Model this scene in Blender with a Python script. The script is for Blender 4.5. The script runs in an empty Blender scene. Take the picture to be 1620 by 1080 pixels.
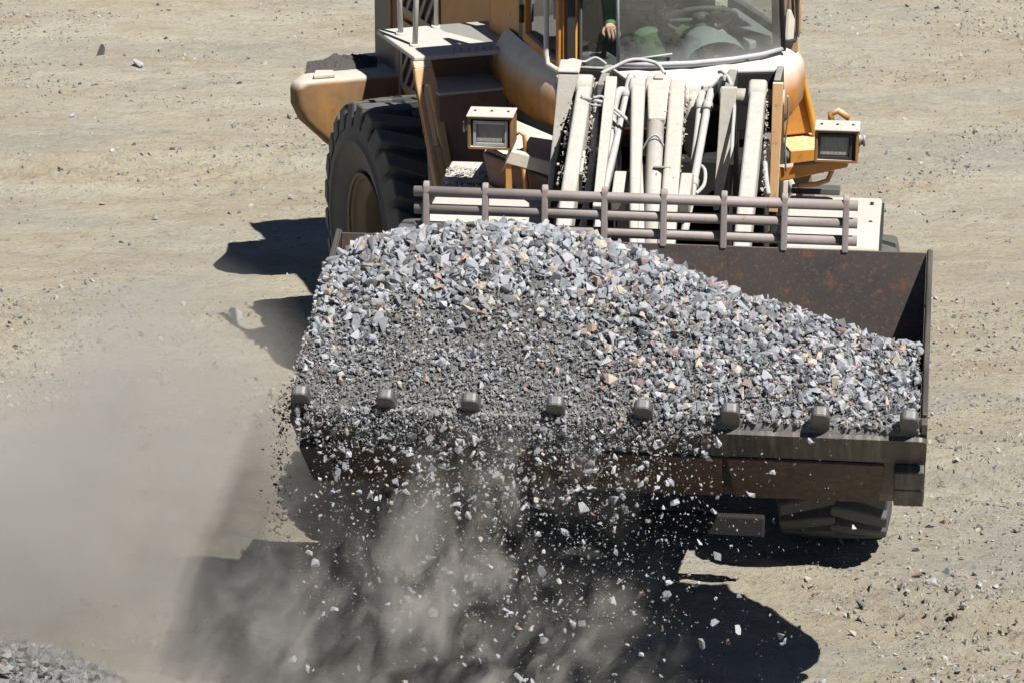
import bpy, bmesh, math, random
import numpy as np
from mathutils import Matrix, Vector, noise as mnoise
from math import radians as rad, sin, cos, pi

random.seed(7)
rng = np.random.default_rng(11)
S = bpy.context.scene
COL = S.collection

# ------------------------------------------------------------------ camera, sky, sun, exposure
CAM_H, PITCH = 6.8838, 0.32345822
cd = bpy.data.cameras.new('camera')
cam = bpy.data.objects.new('camera', cd)
COL.objects.link(cam)
cam.location = (0, 0, CAM_H)
cam.rotation_euler = (pi / 2 - PITCH, 0, 0)
cd.sensor_width = 36.0
cd.lens = 36.0 * 5500 / 1620
cd.clip_start, cd.clip_end = 0.5, 3000
S.camera = cam

TOSUN = Vector((0.42, -0.45, 1.0)).normalized()
SUN_EL = math.asin(TOSUN.z)
SUN_AZ = math.atan2(TOSUN.x, TOSUN.y)
world = bpy.data.worlds.new('World')
S.world = world
world.use_nodes = True
wn = world.node_tree
bg = wn.nodes['Background']
sky = wn.nodes.new('ShaderNodeTexSky')
sky.sky_type = 'NISHITA'
sky.sun_disc = False
sky.sun_elevation = SUN_EL
sky.sun_rotation = SUN_AZ
sky.air_density, sky.dust_density = 0.42, 0.05
wn.links.new(sky.outputs[0], bg.inputs[0])
bg.inputs[1].default_value = 0.05
sl = bpy.data.lights.new('sun', 'SUN')
sl.energy = 5.0
sl.angle = rad(0.5)
sl.color = (1.0, 0.965, 0.90)
sun = bpy.data.objects.new('sun', sl)
COL.objects.link(sun)
sun.rotation_euler = (-TOSUN).to_track_quat('-Z', 'Y').to_euler()
sun.location = (8, 4, 20)
S.view_settings.view_transform = 'Standard'
S.view_settings.look = 'None'
S.view_settings.gamma = 1.0
S.view_settings.exposure = 0.84
S.view_settings.use_curve_mapping = False
S.render.engine = 'CYCLES'
cy = S.cycles
cy.use_denoising = True
cy.max_bounces = 6
cy.diffuse_bounces = 2
cy.glossy_bounces = 2
cy.transmission_bounces = 3
cy.transparent_max_bounces = 10
cy.volume_bounces = 1
cy.volume_step_rate = 0.6
cy.volume_max_steps = 200
cy.caustics_reflective = cy.caustics_refractive = False


# ------------------------------------------------------------------ material helpers
class NT:
    def __init__(s, name):
        s.m = bpy.data.materials.new(name)
        s.m.use_nodes = True
        s.t = s.m.node_tree
        s.b = s.t.nodes['Principled BSDF']
        s.o = s.t.nodes['Material Output']

    def n(s, typ, **kw):
        nd = s.t.nodes.new(typ)
        for k, v in kw.items():
            if k.startswith('_'):
                setattr(nd, k[1:], v)
            else:
                key = int(k[1:]) if k[0] == 'i' and k[1:].isdigit() else k.replace('__', ' ')
                nd.inputs[key].default_value = v
        return nd

    def l(s, a, b):
        s.t.links.new(a, b)

    def coords(s, scale=(1, 1, 1), rot=(0, 0, 0), kind='Object'):
        tc = s.n('ShaderNodeTexCoord')
        mp = s.n('ShaderNodeMapping')
        mp.inputs['Scale'].default_value = scale
        mp.inputs['Rotation'].default_value = rot
        s.l(tc.outputs[kind], mp.inputs[0])
        return mp.outputs[0]

    def noise(s, vec, scale, detail=4, rough=.55, dist=0.0):
        nd = s.n('ShaderNodeTexNoise', Scale=scale, Detail=detail, Roughness=rough, Distortion=dist)
        if vec is not None:
            s.l(vec, nd.inputs['Vector'])
        return nd.outputs['Fac']

    def noise_vec(s, vec):
        nd = s.n('ShaderNodeTexNoise', Scale=9.0, Detail=3.0)
        s.l(vec, nd.inputs['Vector'])
        ad = s.n('ShaderNodeVectorMath', _operation='MULTIPLY_ADD')
        s.l(nd.outputs['Color'], ad.inputs[0])
        ad.inputs[1].default_value = (.06, .06, .06)
        s.l(vec, ad.inputs[2])
        return ad.outputs[0]

    def ramp(s, fac, stops):
        nd = s.n('ShaderNodeValToRGB')
        e = nd.color_ramp.elements
        while len(e) < len(stops):
            e.new(0.5)
        for k, (p, c) in enumerate(stops):
            e[k].position = p
            e[k].color = (c, c, c, 1) if not hasattr(c, '__len__') else (*c, 1)
        s.l(fac, nd.inputs[0])
        return nd.outputs[0]

    def mix(s, fac, a, b, mode='MIX'):
        nd = s.n('ShaderNodeMix', _data_type='RGBA', _blend_type=mode)
        for sock, v in ((nd.inputs[0], fac), (nd.inputs[6], a), (nd.inputs[7], b)):
            if isinstance(v, bpy.types.NodeSocket):
                s.l(v, sock)
            elif hasattr(v, '__len__'):
                sock.default_value = (*v, 1)
            else:
                sock.default_value = v
        return nd.outputs[2]

    def math(s, op, a, b=0.0, clamp=False):
        nd = s.n('ShaderNodeMath', _operation=op)
        nd.use_clamp = clamp
        for sock, v in ((nd.inputs[0], a), (nd.inputs[1], b)):
            if isinstance(v, bpy.types.NodeSocket):
                s.l(v, sock)
            else:
                sock.default_value = v
        return nd.outputs[0]

    def bump(s, h, strength=.3, dist=.01):
        nd = s.n('ShaderNodeBump', Strength=strength, Distance=dist)
        s.l(h, nd.inputs['Height'])
        s.l(nd.outputs[0], s.b.inputs['Normal'])


DUST = (0.46, 0.425, 0.37)


def worn(name, base, base2=None, dust=0.5, up=1.0, rough=.6, rust=0.0, metal=0.0, streak=0.0, grit=0.0, dustcol=DUST, lo=.15, hi=.85, sv=(26, 26, 1.6)):
    """worn paint or steel: colour wear, rust spots, and stone dust lying on the faces that point up"""
    m = NT(name)
    v = m.coords()
    base2 = base2 or tuple(c * .72 for c in base)
    n1 = m.noise(v, 5, 6, .65)
    c = m.mix(m.ramp(n1, [(.35, 0), (.65, 1)]), base, base2)
    if streak:
        vs = m.coords(sv)
        ns = m.noise(vs, 1.0, 4, .6)
        c = m.mix(m.math('MULTIPLY', m.ramp(ns, [(.45, 0), (.7, 1)]), streak), c, (.30, .27, .23))
        c = m.mix(m.math('MULTIPLY', m.ramp(ns, [(.2, 1), (.4, 0)]), streak * .8), c, tuple(x * .35 for x in base))
    if rust:
        nr = m.noise(v, 14, 7, .7)
        c = m.mix(m.ramp(nr, [(.62 - rust * .2, 0), (.70, 1)]), c, (.13, .05, .022))
    geo = m.n('ShaderNodeNewGeometry')
    sep = m.n('ShaderNodeSeparateXYZ')
    m.l(geo.outputs['Normal'], sep.inputs[0])
    nz = m.ramp(sep.outputs['Z'], [(lo, 0), (hi, 1)])
    nd = m.noise(v, 9, 6, .7)
    film = m.math('MULTIPLY', m.ramp(nd, [(.25, .35), (.7, 1)]), dust)
    top = m.math('MULTIPLY', m.ramp(nd, [(.2, .6), (.55, 1)]), m.math('MULTIPLY', nz, up))
    f = m.math('MAXIMUM', film, top, clamp=True)
    c = m.mix(f, c, dustcol)
    if grit:
        ng = m.noise(v, 60, 5, .75)
        c = m.mix(m.math('MULTIPLY', m.ramp(ng, [(.56, 0), (.64, 1)]), grit), c, (.16, .145, .125))
    m.l(c, m.b.inputs['Base Color'])
    r = m.math('ADD', m.math('MULTIPLY', f, .95 - rough), rough, clamp=True)
    m.l(r, m.b.inputs['Roughness'])
    m.b.inputs['Metallic'].default_value = metal
    m.bump(m.noise(v, 70, 5, .7), .25, .004)
    return m.m


def plain(name, col, rough=.6, metal=0.0, var=.3, scale=20):
    m = NT(name)
    v = m.coords()
    c = m.mix(m.noise(v, scale, 5, .65), tuple(x * (1 - var) for x in col), tuple(min(1, x * (1 + var)) for x in col))
    m.l(c, m.b.inputs['Base Color'])
    m.b.inputs['Roughness'].default_value = rough
    m.b.inputs['Metallic'].default_value = metal
    return m.m


def glass(name, dirt=.25, tint=(.80, .92, .88), low=None):
    m = NT(name)
    v = m.coords()
    tr = m.n('ShaderNodeBsdfTransparent')
    tr.inputs[0].default_value = (*tint, 1)
    gl = m.n('ShaderNodeBsdfGlossy', Roughness=.03)
    lw = m.n('ShaderNodeLayerWeight', Blend=.5)
    fr = m.math('ADD', m.math('MULTIPLY', m.math('POWER', lw.outputs['Facing'], 4.0), .9), .08, clamp=True)
    mx = m.n('ShaderNodeMixShader')
    m.l(fr, mx.inputs[0]); m.l(tr.outputs[0], mx.inputs[1]); m.l(gl.outputs[0], mx.inputs[2])
    df = m.n('ShaderNodeBsdfDiffuse')
    df.inputs[0].default_value = (.40, .41, .385, 1)
    n1 = m.noise(v, 210, 2, .8)
    n2 = m.noise(v, 5, 5, .6)
    d = m.math('MULTIPLY', m.ramp(n1, [(.46, .12), (.70, 1)]), m.ramp(n2, [(.3, .2), (.7, 1)]))
    d = m.math('MULTIPLY', d, dirt)
    if low is not None:
        sep = m.n('ShaderNodeSeparateXYZ')
        m.l(v, sep.inputs[0])
        h = m.math('MULTIPLY', m.math('SUBTRACT', sep.outputs['Z'], low), 5.0)
        h = m.math('ADD', h, m.math('MULTIPLY', m.math('SUBTRACT', n2, .5), 1.2))
        d = m.math('ADD', d, m.ramp(h, [(.0, .30), (.6, 0)]), clamp=True)
    m2 = m.n('ShaderNodeMixShader')
    m.l(d, m2.inputs[0]); m.l(mx.outputs[0], m2.inputs[1]); m.l(df.outputs[0], m2.inputs[2])
    m.l(m2.outputs[0], m.o.inputs[0])
    return m.m


def stone_mat(name, per):
    """per='object': the colour each stone carries; per='island': a colour per loose piece"""
    m = NT(name)
    v = m.coords()
    if per == 'object':
        base = m.n('ShaderNodeObjectInfo').outputs['Color']
    else:
        g = m.n('ShaderNodeNewGeometry')
        base = m.ramp(g.outputs['Random Per Island'], ISLAND_STOPS)
        for nd in m.t.nodes:
            if nd.type == 'VALTORGB':
                nd.color_ramp.interpolation = 'CONSTANT'
    n = m.noise(v, 45, 5, .7)
    c = m.mix(m.ramp(n, [(.35, 0), (.7, 1)]), base, m.mix(.35, base, (.45, .45, .45)))
    c = m.mix(m.math('MULTIPLY', m.ramp(m.noise(v, 90, 4, .7), [(.55, 0), (.7, 1)]), .45), c, (.12, .115, .11))
    m.l(c, m.b.inputs['Base Color'])
    m.b.inputs['Roughness'].default_value = .85
    m.bump(m.noise(v, 120, 4, .7), .4, .004)
    return m.m


PALE, BLUE, MID, DARK, TAN, ORANGE, RUST = ((.30, .305, .325), (.20, .22, .255), (.135, .142, .157), (.055, .058, .066),
                                         (.34, .285, .215), (.27, .17, .10), (.13, .065, .045))
STONE_TINTS = [(PALE, .31, 'pale grey'), (BLUE, .25, 'bluish grey'), (MID, .21, 'mid grey'), (DARK, .10, 'dark grey'),
               (TAN, .07, 'tan'), (ORANGE, .022, 'orange brown'), (RUST, .02, 'rusty dark brown')]
ISLAND_STOPS = []
_p = 0.0
for _k, (_c, _w, _n) in enumerate(STONE_TINTS):
    for _j in range(2 if _w > .2 else 1):
        _f = 1.0 - .18 * _j
        ISLAND_STOPS.append((_p, tuple(x * _f for x in _c)))
        _p += _w / (2 if _w > .2 else 1)

M = {}
M['orange'] = worn('orange_paint', (.44, .182, .015), (.34, .135, .012), dust=.02, up=.75, rough=.5, streak=.16, rust=.12)
M['orange_pale'] = worn('sunlit_dusty_orange_paint', (.52, .25, .07), (.52, .31, .14), dust=.22, up=.9, rough=.55, rust=.15, dustcol=(.56, .50, .41))  # paler copy of the orange: sunlight put into the colour, plus dust
M['orange_clean'] = worn('bright_yellow_paint', (.68, .34, .02), (.60, .27, .02), dust=.04, up=.15, rough=.4)
M['brown'] = worn('weathered_brown_paint', (.20, .105, .06), (.145, .09, .06), dust=.10, up=.95, rough=.7, rust=.3, streak=.12)
M['olive'] = worn('weathered_orange_counterweight_paint', (.23, .105, .018), (.12, .065, .022), dust=.07, up=.95, rough=.7, rust=.2, streak=.0)
M['shade_mud'] = worn('shaded_muddy_steel', (.012, .011, .010), (.008, .0075, .007), dust=.015, up=.6, rough=.85, grit=.05, dustcol=(.4, .38, .34))  # near-black: shade between the tower plates put into the colour, with some mud
M['dusty'] = worn('dust_caked_paint', (.52, .44, .33), (.58, .53, .46), dust=.75, up=.95, rough=.8, grit=.45, dustcol=(.37, .352, .32))
M['dusty_clean'] = worn('dust_coated_arm_paint', (.30, .25, .17), (.19, .175, .15), dust=.75, up=.95, rough=.75, grit=.35, dustcol=(.40, .388, .36))
M['hose'] = worn('dusty_hose_rubber', (.06, .062, .066), dust=.22, up=.9, rough=.6, dustcol=(.46, .45, .44))
M['hose_pale'] = worn('dust_coated_hose', (.4, .4, .4), dust=.8, up=1, rough=.7, grit=.3, dustcol=(.37, .365, .355))
M['steel'] = worn('worn_bucket_steel', (.050, .036, .031), (.032, .027, .026), dust=.03, up=.12, rough=.5, metal=.35, rust=.35, grit=.35)
M['steel_dark'] = worn('dark_floor_plate_steel', (.052, .026, .015), (.028, .019, .015), dust=.015, up=.1, rough=.65, metal=.2, rust=.25, streak=.12)
M['edge'] = worn('scraped_edge_steel', (.045, .042, .039), (.026, .0245, .024), dust=.02, up=.05, rough=.5, metal=.4, streak=.3, rust=.12, sv=(30, 1.8, 1.8))
M['tooth'] = worn('polished_tooth_steel', (.085, .085, .087), (.055, .055, .057), dust=.12, up=.25, rough=.45, metal=.4, grit=.4, dustcol=(.45, .44, .43))
M['grate'] = worn('mauve_grate_steel', (.23, .19, .188), (.165, .135, .132), dust=.15, up=.35, rough=.6, metal=.2, rust=.08, grit=.3)
M['white_top'] = worn('faded_fender_paint', (.50, .42, .32), (.54, .50, .44), dust=.5, up=1, rough=.7, grit=.3, dustcol=(.40, .39, .36))
M['rubber'] = worn('tyre_rubber', (.026, .028, .032), (.04, .042, .046), dust=.34, up=.45, rough=.62, dustcol=(.17, .16, .14), grit=.15)
M['rim'] = worn('dirty_rim_paint', (.17, .12, .055), (.10, .08, .05), dust=.2, up=.6, rough=.7, dustcol=(.36, .31, .23))
M['black'] = plain('black_seal', (.018, .019, .021), .55)
M['dark'] = plain('dark_machinery', (.008, .0075, .0075), .8)  # near-black colour stands in for the deep shade behind the lift arms
M['slat'] = plain('grille_slat_paint', (.25, .20, .15), .6)
M['hoodrear'] = plain('grey_brown_hood_paint', (.085, .082, .08), .55, var=.4, scale=4)
M['interior'] = plain('cab_interior_plastic', (.08, .082, .083), .7)
M['dash'] = plain('dashboard_plastic', (.25, .26, .265), .6, var=.15)
M['seal'] = worn('grey_window_seal', (.30, .31, .34), dust=.4, up=.3, rough=.7, dustcol=(.55, .55, .57))
M['chrome'] = plain('grey_lamp_bezel', (.42, .43, .44), .35, .5)
M['lens'] = plain('ribbed_lamp_lens', (.34, .34, .31), .22, 0, .25, 60)
_t = M['lens'].node_tree
_tc, _w, _b = _t.nodes.new('ShaderNodeTexCoord'), _t.nodes.new('ShaderNodeTexWave'), _t.nodes.new('ShaderNodeBump')
_w.inputs['Scale'].default_value = 45
_b.inputs['Distance'].default_value = .004
_t.links.new(_tc.outputs['Object'], _w.inputs['Vector'])
_t.links.new(_w.outputs['Fac'], _b.inputs['Height'])
_t.links.new(_b.outputs[0], _t.nodes['Principled BSDF'].inputs['Normal'])
M['white_tube'] = plain('pale_handrail_paint', (.46, .445, .41), .55, var=.15)
M['wind'] = glass('dusty_windshield_glass', .42, (.66, .73, .71), low=2.27)  # dust made heavier to stand in for whitish reflection on the glass
M['clear'] = glass('clear_roof_glass', .0, (.97, .97, .97))
M['pane'] = glass('cab_window_glass', .10, (.88, .90, .885))
M['jacket'] = plain('green_work_jacket', (.03, .16, .05), .85, var=.35, scale=30)
M['trouser'] = plain('green_work_trousers', (.055, .10, .05), .9, var=.3, scale=30)
M['skin'] = plain('skin', (.52, .30, .21), .55, var=.08)
M['hair'] = plain('brown_hair', (.05, .03, .02), .7)
M['boot'] = plain('black_boot_leather', (.02, .018, .016), .6)
M['soil'] = plain('dark_soil', (.055, .05, .048), .95, var=.5, scale=60)
M['soil_pale'] = plain('pale_grit', (.36, .34, .30), .95, var=.45, scale=70)
M['stone'] = stone_mat('crushed_stone', 'object')
M['stone_mix'] = stone_mat('crushed_stone_mix', 'island')
ISLAND_STOPS = [(0, (.27, .245, .20)), (.2, (.21, .19, .155)), (.38, (.16, .155, .145)), (.52, (.10, .10, .10)), (.66, (.055, .055, .058)), (.78, (.22, .225, .23)), (.88, (.30, .29, .27)), (.95, (.24, .14, .08))]
M['pebble'] = stone_mat('quarry_floor_pebbles', 'island')


ISLAND_STOPS = [(0, (.085, .085, .088)), (.25, (.12, .122, .13)), (.45, (.17, .172, .18)), (.65, (.06, .06, .062)), (.8, (.22, .222, .23)), (.92, (.30, .30, .305)), (.97, (.2, .13, .08))]
M['grit'] = stone_mat('dark_stone_grit', 'island')


ISLAND_STOPS = [(p_, tuple(c_ * .62 for c_ in q_)) for p_, q_ in ISLAND_STOPS]
M['pile'] = stone_mat('dark_pile_stones', 'island')


def tread_mat():
    m = NT('checker_tread_plate')
    v = m.coords((1, 1, 1))
    w = m.n('ShaderNodeTexVoronoi', Scale=38.0)
    m.l(v, w.inputs['Vector'])
    c = m.mix(m.ramp(w.outputs['Distance'], [(.25, 1), (.5, 0)]), (.60, .42, .16), (.66, .60, .48))
    m.l(c, m.b.inputs['Base Color'])
    m.b.inputs['Roughness'].default_value = .6
    m.bump(m.ramp(w.outputs['Distance'], [(.25, 1), (.45, 0)]), .6, .006)
    return m.m


M['tread'] = tread_mat()


def fines_mat():
    m = NT('stone_fines')
    v = m.coords()
    n = m.noise(v, 55, 8, .75)
    c = m.mix(m.ramp(n, [(.3, 0), (.7, 1)]), (.075, .075, .075), (.20, .197, .192))
    c = m.mix(m.ramp(m.noise(v, 4, 4), [(.4, 0), (.65, .4)]), c, (.22, .215, .205))
    m.l(c, m.b.inputs['Base Color'])
    m.b.inputs['Roughness'].default_value = .95
    m.bump(m.noise(v, 80, 8, .8), .9, .02)
    return m.m


M['fines'] = fines_mat()


def ground_mat():
    m = NT('dry_quarry_dirt')
    v = m.coords()
    vs = m.coords((.5, 1.3, 1), (0, 0, rad(-6)))
    vt = m.coords((1.0, 1.7, 1), (0, 0, rad(-9)))
    big = m.noise(vs, .9, 6, .62, .5)
    c = m.mix(m.ramp(big, [(.36, 0), (.62, 1)]), (.44, .385, .285), (.52, .48, .375))
    wm = m.ramp(m.noise(vs, 1.5, 7, .68, .8), [(.50, 0), (.66, 1)])
    c = m.mix(m.math('MULTIPLY', wm, .55), c, (.41, .31, .20))
    gm = m.ramp(m.noise(vs, .65, 6, .62, .3), [(.50, 0), (.64, 1)])
    c = m.mix(m.math('MULTIPLY', gm, .65), c, (.37, .36, .325))
    st = m.noise(vt, 4.2, 9, .78, .2)
    c = m.mix(m.ramp(st, [(.34, .6), (.48, 0)]), c, (.30, .25, .185))
    c = m.mix(m.ramp(st, [(.54, 0), (.68, .7)]), c, (.57, .54, .455))
    f = m.noise(m.coords((1, 1.5, 1)), 24, 8, .82)
    c = m.mix(m.ramp(f, [(.55, 0), (.64, .8)]), c, (.12, .105, .09))
    c = m.mix(m.ramp(f, [(.30, .6), (.40, 0)]), c, (.54, .52, .455))
    vo = m.n('ShaderNodeTexVoronoi', Scale=34.0, Randomness=1.0)
    m.l(m.noise_vec(v), vo.inputs['Vector'])
    peb = m.math('MULTIPLY', m.ramp(vo.outputs['Distance'], [(.10, 1), (.26, 0)]), m.ramp(m.noise(v, 2.2, 5, .7), [(.45, 0), (.6, 1)]))
    c = m.mix(m.math('MULTIPLY', peb, .7), c, m.mix(.75, vo.outputs['Color'], (.14, .14, .14)))
    m.l(c, m.b.inputs['Base Color'])
    m.b.inputs['Roughness'].default_value = .95
    hb = m.math('ADD', m.math('MULTIPLY', st, 1.3), m.math('ADD', m.math('MULTIPLY', f, .8), m.math('MULTIPLY', peb, .35)))
    m.bump(hb, 1.0, .05)
    return m.m


M['ground'] = ground_mat()


# ------------------------------------------------------------------ mesh builder
class MB:
    def __init__(s):
        s.v, s.f, s.sm = [], [], []

    def add(s, verts, faces, smooth=False):
        o = len(s.v)
        s.v += [tuple(p) for p in verts]
        s.f += [tuple(i + o for i in f) for f in faces]
        s.sm += [smooth] * len(faces)
        return s

    def box(s, x0, x1, y0, y1, z0, z1):
        return s.add([(x, y, z) for x in (x0, x1) for y in (y0, y1) for z in (z0, z1)],
                     [(0, 1, 3, 2), (4, 6, 7, 5), (0, 4, 5, 1), (2, 3, 7, 6), (0, 2, 6, 4), (1, 5, 7, 3)])

    def beam(s, p0, p1, w, h, up=(0, 0, 1), w1=None, h1=None):
        """rectangular bar from p0 to p1, width w across, height h along up"""
        p0, p1, up = Vector(p0), Vector(p1), Vector(up)
        d = (p1 - p0).normalized()
        a = d.cross(up).normalized()
        b = a.cross(d).normalized()
        vs = []
        for p, ww, hh in ((p0, w, h), (p1, w1 or w, h1 or h)):
            vs += [p + a * sx * ww / 2 + b * sy * hh / 2 for sx, sy in ((-1, -1), (1, -1), (1, 1), (-1, 1))]
        return s.add(vs, [(3, 2, 1, 0), (4, 5, 6, 7), (0, 1, 5, 4), (1, 2, 6, 5), (2, 3, 7, 6), (3, 0, 4, 7)])

    def prism(s, poly, d):
        """polygon (3D points) pushed along the vector d"""
        n = len(poly)
        d = Vector(d)
        vs = [Vector(p) for p in poly] + [Vector(p) + d for p in poly]
        return s.add(vs, [tuple(range(n))[::-1], tuple(range(n, 2 * n))] +
                     [(i, (i + 1) % n, n + (i + 1) % n, n + i) for i in range(n)])

    def prof(s, yz, x0, x1):
        return s.prism([(x0, y, z) for y, z in yz], (x1 - x0, 0, 0))

    def tube(s, pts, r, n=8, caps=True, r_list=None):
        pts = [Vector(p) for p in pts]
        vs, fs = [], []
        ref = None
        for i, p in enumerate(pts):
            d = (pts[min(i + 1, len(pts) - 1)] - pts[max(i - 1, 0)]).normalized()
            if ref is None:
                ref = d.orthogonal().normalized()
            a = (ref - d * ref.dot(d)).normalized()
            ref = a
            b = d.cross(a)
            rr = r_list[i] if r_list else r
            vs += [p + (a * cos(2 * pi * k / n) + b * sin(2 * pi * k / n)) * rr for k in range(n)]
        for i in range(len(pts) - 1):
            for k in range(n):
                fs.append((i * n + k, i * n + (k + 1) % n, (i + 1) * n + (k + 1) % n, (i + 1) * n + k))
        s.add(vs, fs, True)
        if caps:
            s.add(vs[:n], [tuple(range(n))[::-1]])
            s.add(vs[-n:], [tuple(range(n))])
        return s

    def lathe_x(s, prof, n=48, closed=False, smooth=True):
        """profile of (x, r) spun round the x axis"""
        k = len(prof)
        vs = [(x, r * cos(2 * pi * j / n), r * sin(2 * pi * j / n)) for j in range(n) for x, r in prof]
        fs = []
        for j in range(n):
            j2 = (j + 1) % n
            for i in range(k - 1 if not closed else k):
                i2 = (i + 1) % k
                fs.append((j * k + i, j * k + i2, j2 * k + i2, j2 * k + i))
        return s.add(vs, fs, smooth)

    def grid(s, rows, smooth=True):
        n = len(rows[0])
        vs = [p for r in rows for p in r]
        fs = [(i * n + k, i * n + k + 1, (i + 1) * n + k + 1, (i + 1) * n + k) for i in range(len(rows) - 1) for k in range(n - 1)]
        return s.add(vs, fs, smooth)

    def mesh(s, name, mat, bevel=0, seg=2):
        me = bpy.data.meshes.new(name)
        me.from_pydata(s.v, [], s.f)
        me.polygons.foreach_set('use_smooth', s.sm)
        bm = bmesh.new()
        bm.from_mesh(me)
        bmesh.ops.remove_doubles(bm, verts=bm.verts, dist=1e-5)
        bmesh.ops.recalc_face_normals(bm, faces=bm.faces)
        if bevel:
            es = [e for e in bm.edges if len(e.link_faces) == 2 and e.calc_face_angle(0) > .5 and not all(f.smooth for f in e.link_faces)]
            bmesh.ops.bevel(bm, geom=es, offset=bevel, segments=seg, affect='EDGES', clamp_overlap=True, profile=.5)
        bm.to_mesh(me)
        bm.free()
        me.materials.append(mat)
        return me


WM = {}


def link(name, me, parent=None, m=None):
    o = bpy.data.objects.new(name, me)
    COL.objects.link(o)
    m = m if m is not None else (WM[parent.as_pointer()] if parent else Matrix())
    WM[o.as_pointer()] = m
    if parent:
        o.parent = parent
        o.matrix_local = WM[parent.as_pointer()].inverted() @ m
    else:
        o.matrix_world = m
    return o


def tag(o, label=None, cat=None, group=None, kind=None):
    for k, v in (('label', label), ('category', cat), ('group', group), ('kind', kind)):
        if v:
            o[k] = v
    return o


def frame(ox, oy, ax, ay):
    return Matrix(((ax[0], ay[0], 0, ox), (ax[1], ay[1], 0, oy), (0, 0, 1, 0), (0, 0, 0, 1)))


# the two halves of the articulated machine: front frame (axle, arms, bucket) and rear frame (cab, engine)
F = frame(0.68243, 17.5239, (.992767, -.12006), (.12006, .992767))
R = frame(0.33869, 20.61085, (.942131, .335245), (-.335245, .942131))

# ------------------------------------------------------------------ ground
def axis(lo, hi, d, far, n):
    a = np.arange(lo, hi + 1e-6, d)
    g = np.geomspace(d * 2, far, n)
    return np.concatenate([(lo - g)[::-1], a, hi + g])


def vnoise(x, y, seed):
    """smooth lattice noise on arrays"""
    r = np.random.default_rng(seed).random((257, 257))
    xi, yi = np.floor(x).astype(int), np.floor(y).astype(int)
    fx, fy = x - xi, y - yi
    fx, fy = fx * fx * (3 - 2 * fx), fy * fy * (3 - 2 * fy)
    g = lambda i, j: r[i % 257, j % 257]
    return (g(xi, yi) * (1 - fx) + g(xi + 1, yi) * fx) * (1 - fy) + (g(xi, yi + 1) * (1 - fx) + g(xi + 1, yi + 1) * fx) * fy - .5


def ground_z(x, y):
    u, w = x + .12 * y, y - .10 * x
    z = .05 * vnoise(u * .35, w * .5, 1) + .030 * vnoise(u * .9, w * 1.8, 2) + .020 * vnoise(u * 2.6, w * 4.2, 3)
    z += .014 * vnoise(u * 6, w * 8.5, 4) + .011 * vnoise(u * 14, w * 17, 5)
    z += .010 * vnoise(u * 23, w * 23, 6)
    # shallow ruts with lug prints where wheels have run
    for cx, sl, w0, amp, side in ((16.15, -.55, .26, .14, 1), (18.2, -.32, .28, .11, 1), (24.5, .10, .30, .10, -1), (20.6, .06, .26, .09, -1)):
        d = (y - cx - sl * (x - side * 2.2)) / w0
        fade = np.clip(side * x - .9, 0, 1)
        lug = .35 + .65 * (np.sin((x + .35 * np.abs(d)) * 30) > .1)
        z -= amp * fade * (np.exp(-d ** 4) * .5 * lug - .35 * np.exp(-((np.abs(d) - 1.35) / .3) ** 2))
    return z


gx = axis(-6.2, 6.2, .032, 900, 26)
gy = axis(13.6, 31.5, .04, 900, 26)
GX, GY = np.meshgrid(gx, gy)
GZ = ground_z(GX, GY)
far = np.clip((np.hypot(GX, GY - 20) - 40) / 60, 0, 1)
GZ = GZ * (1 - far)
nx, ny = len(gx), len(gy)
me = bpy.data.meshes.new('ground')
me.vertices.add(nx * ny)
me.vertices.foreach_set('co', np.stack([GX, GY, GZ], -1).astype(np.float32).ravel())
idx = np.arange(nx * ny).reshape(ny, nx)
quads = np.stack([idx[:-1, :-1], idx[:-1, 1:], idx[1:, 1:], idx[1:, :-1]], -1).reshape(-1, 4)
me.loops.add(quads.size)
me.loops.foreach_set('vertex_index', quads.astype(np.int32).ravel())
me.polygons.add(len(quads))
me.polygons.foreach_set('loop_start', np.arange(0, quads.size, 4, dtype=np.int32))
me.polygons.foreach_set('use_smooth', np.ones(len(quads), bool))
me.update()
me.validate()
me.materials.append(M['ground'])
tag(link('ground', me), 'pale dry quarry dirt floor with scattered stones', None, None, 'structure')

# ------------------------------------------------------------------ wheel loader
JOINT = Matrix.Translation((0.87387, 19.10684, 0))
loader = bpy.data.objects.new('wheel_loader', None)
COL.objects.link(loader)
loader.matrix_world = JOINT
WM[loader.as_pointer()] = JOINT
tag(loader, 'dusty orange wheel loader tipping gravel from its raised toothed bucket', 'wheel loader')


def part(name, mb, mat, fr, bevel=0, parent=None, seg=2):
    me = mb if isinstance(mb, bpy.types.Mesh) else mb.mesh(name, M[mat] if isinstance(mat, str) else mat, bevel, seg)
    return link(name, me, parent or loader, fr)


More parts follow.
